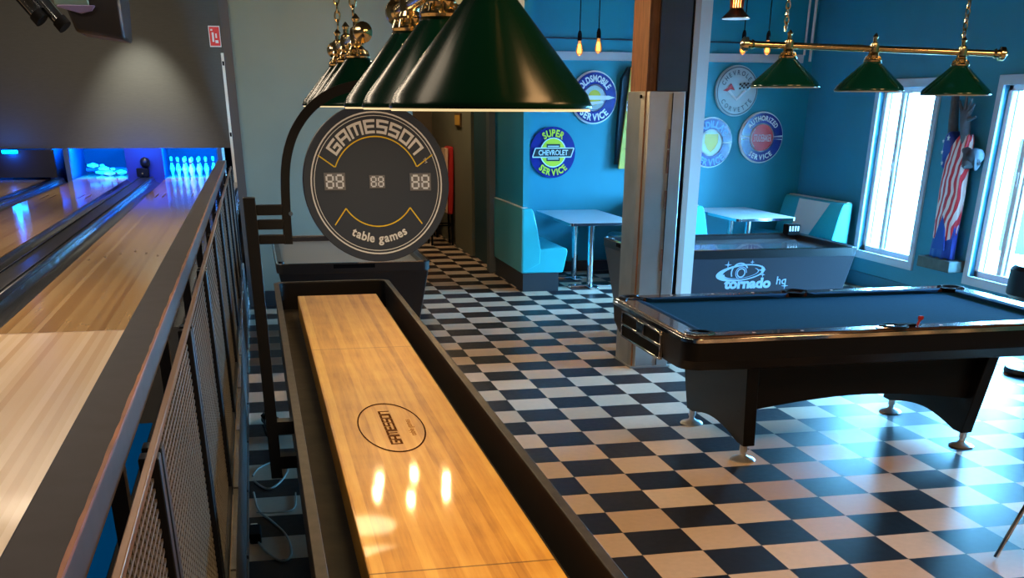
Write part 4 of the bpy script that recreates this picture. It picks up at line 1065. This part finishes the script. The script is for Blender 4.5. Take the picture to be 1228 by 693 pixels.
# ------------------------------------------------------------------ corridor: tall red stools and wall notes
M_redv = mat('red_vinyl', (196,34,34), .4); M_stripe = mat('cream_vinyl_pale', (228,190,160), .45)
def tall_chair(x, y, label):
    t = thing('bar_chair', label, 'bar chair', (x, y, 0), 'tall red chairs in the corridor')
    MB().box(x-.17, x+.17, y-.18, y+.18, .70, .78).build('seat', M_redv, t, bevel=.03)
    MB().loft([[(x+.08,y-.22,.44),(x+.17,y-.22,.44),(x+.17,y+.22,.44),(x+.08,y+.22,.44)], [(x+.09,y-.22,1.0),(x+.19,y-.22,1.0),(x+.19,y+.22,1.0),(x+.09,y+.22,1.0)], [(x+.12,y-.2,1.36),(x+.19,y-.2,1.36),(x+.19,y+.2,1.36),(x+.12,y+.2,1.36)]]).build('backrest', M_redv, t, bevel=.02)
    MB().loft([[(x+.06,y-.235,.46),(x+.08,y-.235,.46),(x+.08,y+.1,.46),(x+.06,y+.1,.46)], [(x+.06,y-.235,1.34),(x+.105,y-.235,1.34),(x+.105,y+.1,1.34),(x+.06,y+.1,1.34)]]).build('cream_stripe', M_stripe, t, bevel=.004)
    for sx in (-1, 1):
        for sy in (-1, 1): MB().tube([(x+sx*.16, y+sy*.17, 0), (x+sx*.15, y+sy*.16, .70)], .014, 8).build('leg', M_matte, t)
    for z in (.28, .5): MB().tube([(x-.16,y-.17,z),(x+.16,y-.17,z),(x+.16,y+.17,z),(x-.16,y+.17,z),(x-.16,y-.17,z)], .01, 6).build('footrest', M_matte, t)
tall_chair(2.69, 17.2, 'tall red-backed bar chair in the corridor, partly behind the round scoreboard')
tall_chair(2.62, 18.3, 'second tall red bar chair farther down the corridor')
t = thing('framed_notice', 'small yellow framed notice high on the olive corridor wall', 'notice', (2.88, 16.5, 1.65))
MB().box(2.865, 2.89, 16.30, 16.75, 1.63, 1.80).build('frame', mat('dark_wood_frame', (80,56,30), .5), t)
MB().box(2.86, 2.866, 16.33, 16.72, 1.65, 1.78).build('notice_sheet', mat('amber_sheet', (196,150,60), .6), t)

# ------------------------------------------------------------------ cables in the gap beside the shuffleboard
M_cab = mat('grey_white_cable', (170,168,160), .5); M_cabk = mat('black_cable', (12,12,14), .5)
def cable(pts, label, m=M_cab, r=.006, name='power_cable'):
    tag(MB().tube(spline(pts, 6), r, 7).build(name, m), label, 'cable', 'cables on the floor')
cable([(-.165,5.03,.007),(-.12,4.85,.007),(-.05,4.72,.007),(-.005,4.80,.007),(-.02,5.05,.007),(-.09,5.28,.007),(-.15,5.45,.007),(-.175,5.75,.007)], 'pale cable looping on the floor beside the shuffleboard, nearest the camera')
cable([(-.17,5.95,.007),(-.10,5.80,.007),(-.03,5.90,.007),(.02,6.15,.007),(-.04,6.30,.007),(-.14,6.20,.007),(-.18,6.05,.007)], 'pale cable coiled in a ring beside the shuffleboard, by the middle floor tiles')
cable([(-.16,5.42,.007),(-.08,5.36,.02),(.03,5.44,.007),(.05,5.7,.007)], 'thin pale cable crossing the gap under the shuffleboard side', r=.004)
def tangle(seed):
    rnd = random.Random(seed); return [(-.06+.10*(rnd.random()-.5), 6.95+.5*(rnd.random()-.5), .012+.12*rnd.random()) for _ in range(16)]
cable(tangle(3), 'black cable tangled in a heap beside the shuffleboard, leftmost strands', M_cabk, .007)
cable(tangle(5), 'black cable tangled on top of the heap beside the shuffleboard', M_cabk, .007)
t = thing('power_adapter', 'small black power adapter with white end on the floor by the railing base', 'adapter', (-.17, 5.03, 0))
MB().box(-.195, -.14, 4.98, 5.13, .0, .05).build('adapter_body', M_matte, t, bevel=.006); MB().box(-.19, -.155, 5.13, 5.17, .01, .04).build('white_plug', M_white, t, bevel=.004)

# ------------------------------------------------------------------ chairs at the right edge
def tubechair(x, y, rz, label, seatm):
    t = thing('chrome_chair', label, 'chair', (x, y, 0), None, rz)
    def L(v): return Vector(v) + Vector((x, y, 0))
    for sy in (-1, 1):
        MB().tube([L(p) for p in spline([(-.25, sy*.20, .011), (-.20, sy*.2, .14), (-.13, sy*.2, .30), (-.05, sy*.2, .40), (.1, sy*.2, .44), (.2, sy*.2, .44)], 5)], .011, 10).build('leg', M_chrome, t)
        MB().tube([L(p) for p in spline([(.27, sy*.20, .011), (.22, sy*.2, .3), (.2, sy*.2, .47), (.26, sy*.2, .8)], 5)], .011, 10).build('leg', M_chrome, t)
    MB().box(x-.2, x+.22, y-.21, y+.21, .45, .50).build('seat', seatm, t, bevel=.02)
    MB().box(x+.215, x+.25, y-.2, y+.2, .56, .82).build('backrest', seatm, t, bevel=.02)
    return t
tubechair(3.50, 3.86, 0, 'chair with bent chrome tube leg at the bottom right corner', M_black)
t = thing('pedestal_stool', 'black pedestal seat at the right edge beyond the pool table', 'stool', (5.93, 7.5, 0))
MB().lathe([(0,0),(.19,0),(.2,.02),(.19,.05),(.06,.07),(.04,.10),(0,.10)], (5.93,7.5,0), 28, cap=False).build('base', M_black, t)
MB().tube([(5.93,7.5,.08),(5.93,7.5,.60)], .04, 14).build('column', M_blackm, t)
MB().lathe([(0,.58),(.27,.58),(.30,.61),(.30,.79),(.27,.82),(0,.82)], (5.93,7.5,0), 32, cap=False).build('seat', M_black, t, 40)

# ------------------------------------------------------------------ lights
def light(name, kind, loc, energy, col, size=.1, rot=None, **kw):
    d = bpy.data.lights.new(name, kind); d.energy = energy; d.color = col
    if kind == 'AREA':
        d.shape = 'RECTANGLE'; d.size = size[0]; d.size_y = size[1]
    elif kind in ('POINT', 'SPOT'): d.shadow_soft_size = size
    for k_, v_ in kw.items(): setattr(d, k_, v_)
    o = bpy.data.objects.new(name, d); COL.objects.link(o); o.location = loc
    if rot: o.rotation_euler = rot
    return o
WARM = (1, .54, .22)
for y in (2.23, 2.79, 3.33, 4.95, 5.45, 5.95): light('shade_light', 'AREA', (.452, y, ZA+.01), 3.4, (1,.80,.46), (.33,.33)).data.shape = 'DISK'
for (x, y, e) in ((2.4, .9, 135), (5.0, 1.2, 130)): light('ceiling_light_warm', 'AREA', (x, y, CE-.06), e, WARM, (1.2, 1.2))
light('corridor_light', 'POINT', (1.82, 16.0, 3.4), 110, (1,.7,.4), .08)
for y in (3.0, 9.0, 15.0): light('lane_light', 'AREA', (-2.6, y, CE-.30), 150 if y > 4 else 80, (1,.80,.58), (3.0,1.0))
light('mask_spot', 'SPOT', (-2.0, 24.9, CE-.3), 700, (.95,1,.97), .08, (math.radians(24), 0, math.radians(8)), spot_size=math.radians(62), spot_blend=.9)
light('mask_wash', 'AREA', (-3, 21.5, CE-.4), 160, (1,.92,.8), (5,.6), (math.radians(40),0,0))  # added wash without a fixture, brightens the masking wall
BL = (.0, .12, 1.)
for (x0, x1), e in ((L1, 480), (L2, 330)): light('pit_blue', 'AREA', ((x0+x1)/2, 26.42, 1.40), e, (.0,.20,1.), (1.1,.1), (math.radians(28),0,0))
light('pit_sweep_blue', 'POINT', (-4.9, 25.6, 1.0), 25, BL, .05)
light('pit_front_blue', 'AREA', ((L1[0]+L2[1])/2, 25.2, 1.04), 22, BL, (.7,.1), (math.radians(55),0,0))
for a, c in WIN:
    o = light('window_portal', 'AREA', (7.13, (a+c)/2, (Z0+Z1)/2), 1, (1,1,1), (Z1-Z0, c-a), (0, math.radians(90), 0)); o.data.cycles.is_portal = True

w = bpy.data.worlds.new('sky'); SC.world = w; w.use_nodes = True
bg = w.node_tree.nodes['Background']; bg.inputs[0].default_value = (.155, .55, 1, 1); bg.inputs[1].default_value = 145
light('sun_haze', 'SUN', (12, 10, 8), 1.5, (.9,.97,1), .1, (0, math.radians(35), math.radians(20)))

# ------------------------------------------------------------------ camera
f_px, pitch, yaw, roll, ppy, H = 1271.207, .475, .2196, .0042, 779.815, 6.2464*.305
cyw, syw = math.cos(yaw), math.sin(yaw)
fw = Vector((syw*math.cos(pitch), cyw*math.cos(pitch), -math.sin(pitch))); r = Vector((cyw, -syw, 0)); up = r.cross(fw)
c_, s_ = math.cos(roll), math.sin(roll)
R_, U_ = c_*r + s_*up, -s_*r + c_*up
cam = bpy.data.cameras.new('camera'); co = bpy.data.objects.new('camera', cam); COL.objects.link(co)
Mx_ = Matrix((R_, U_, -fw)).transposed().to_4x4(); Mx_.translation = (0, 0, H); co.matrix_world = Mx_
cam.sensor_fit = 'HORIZONTAL'; cam.sensor_width = 36; cam.lens = f_px/1228*36
cam.shift_y = (ppy-346.5)/1228; cam.clip_start = .02; cam.clip_end = 200
SC.camera = co
SC.view_settings.view_transform = 'Standard'; SC.view_settings.look = 'None'; SC.view_settings.exposure = 0
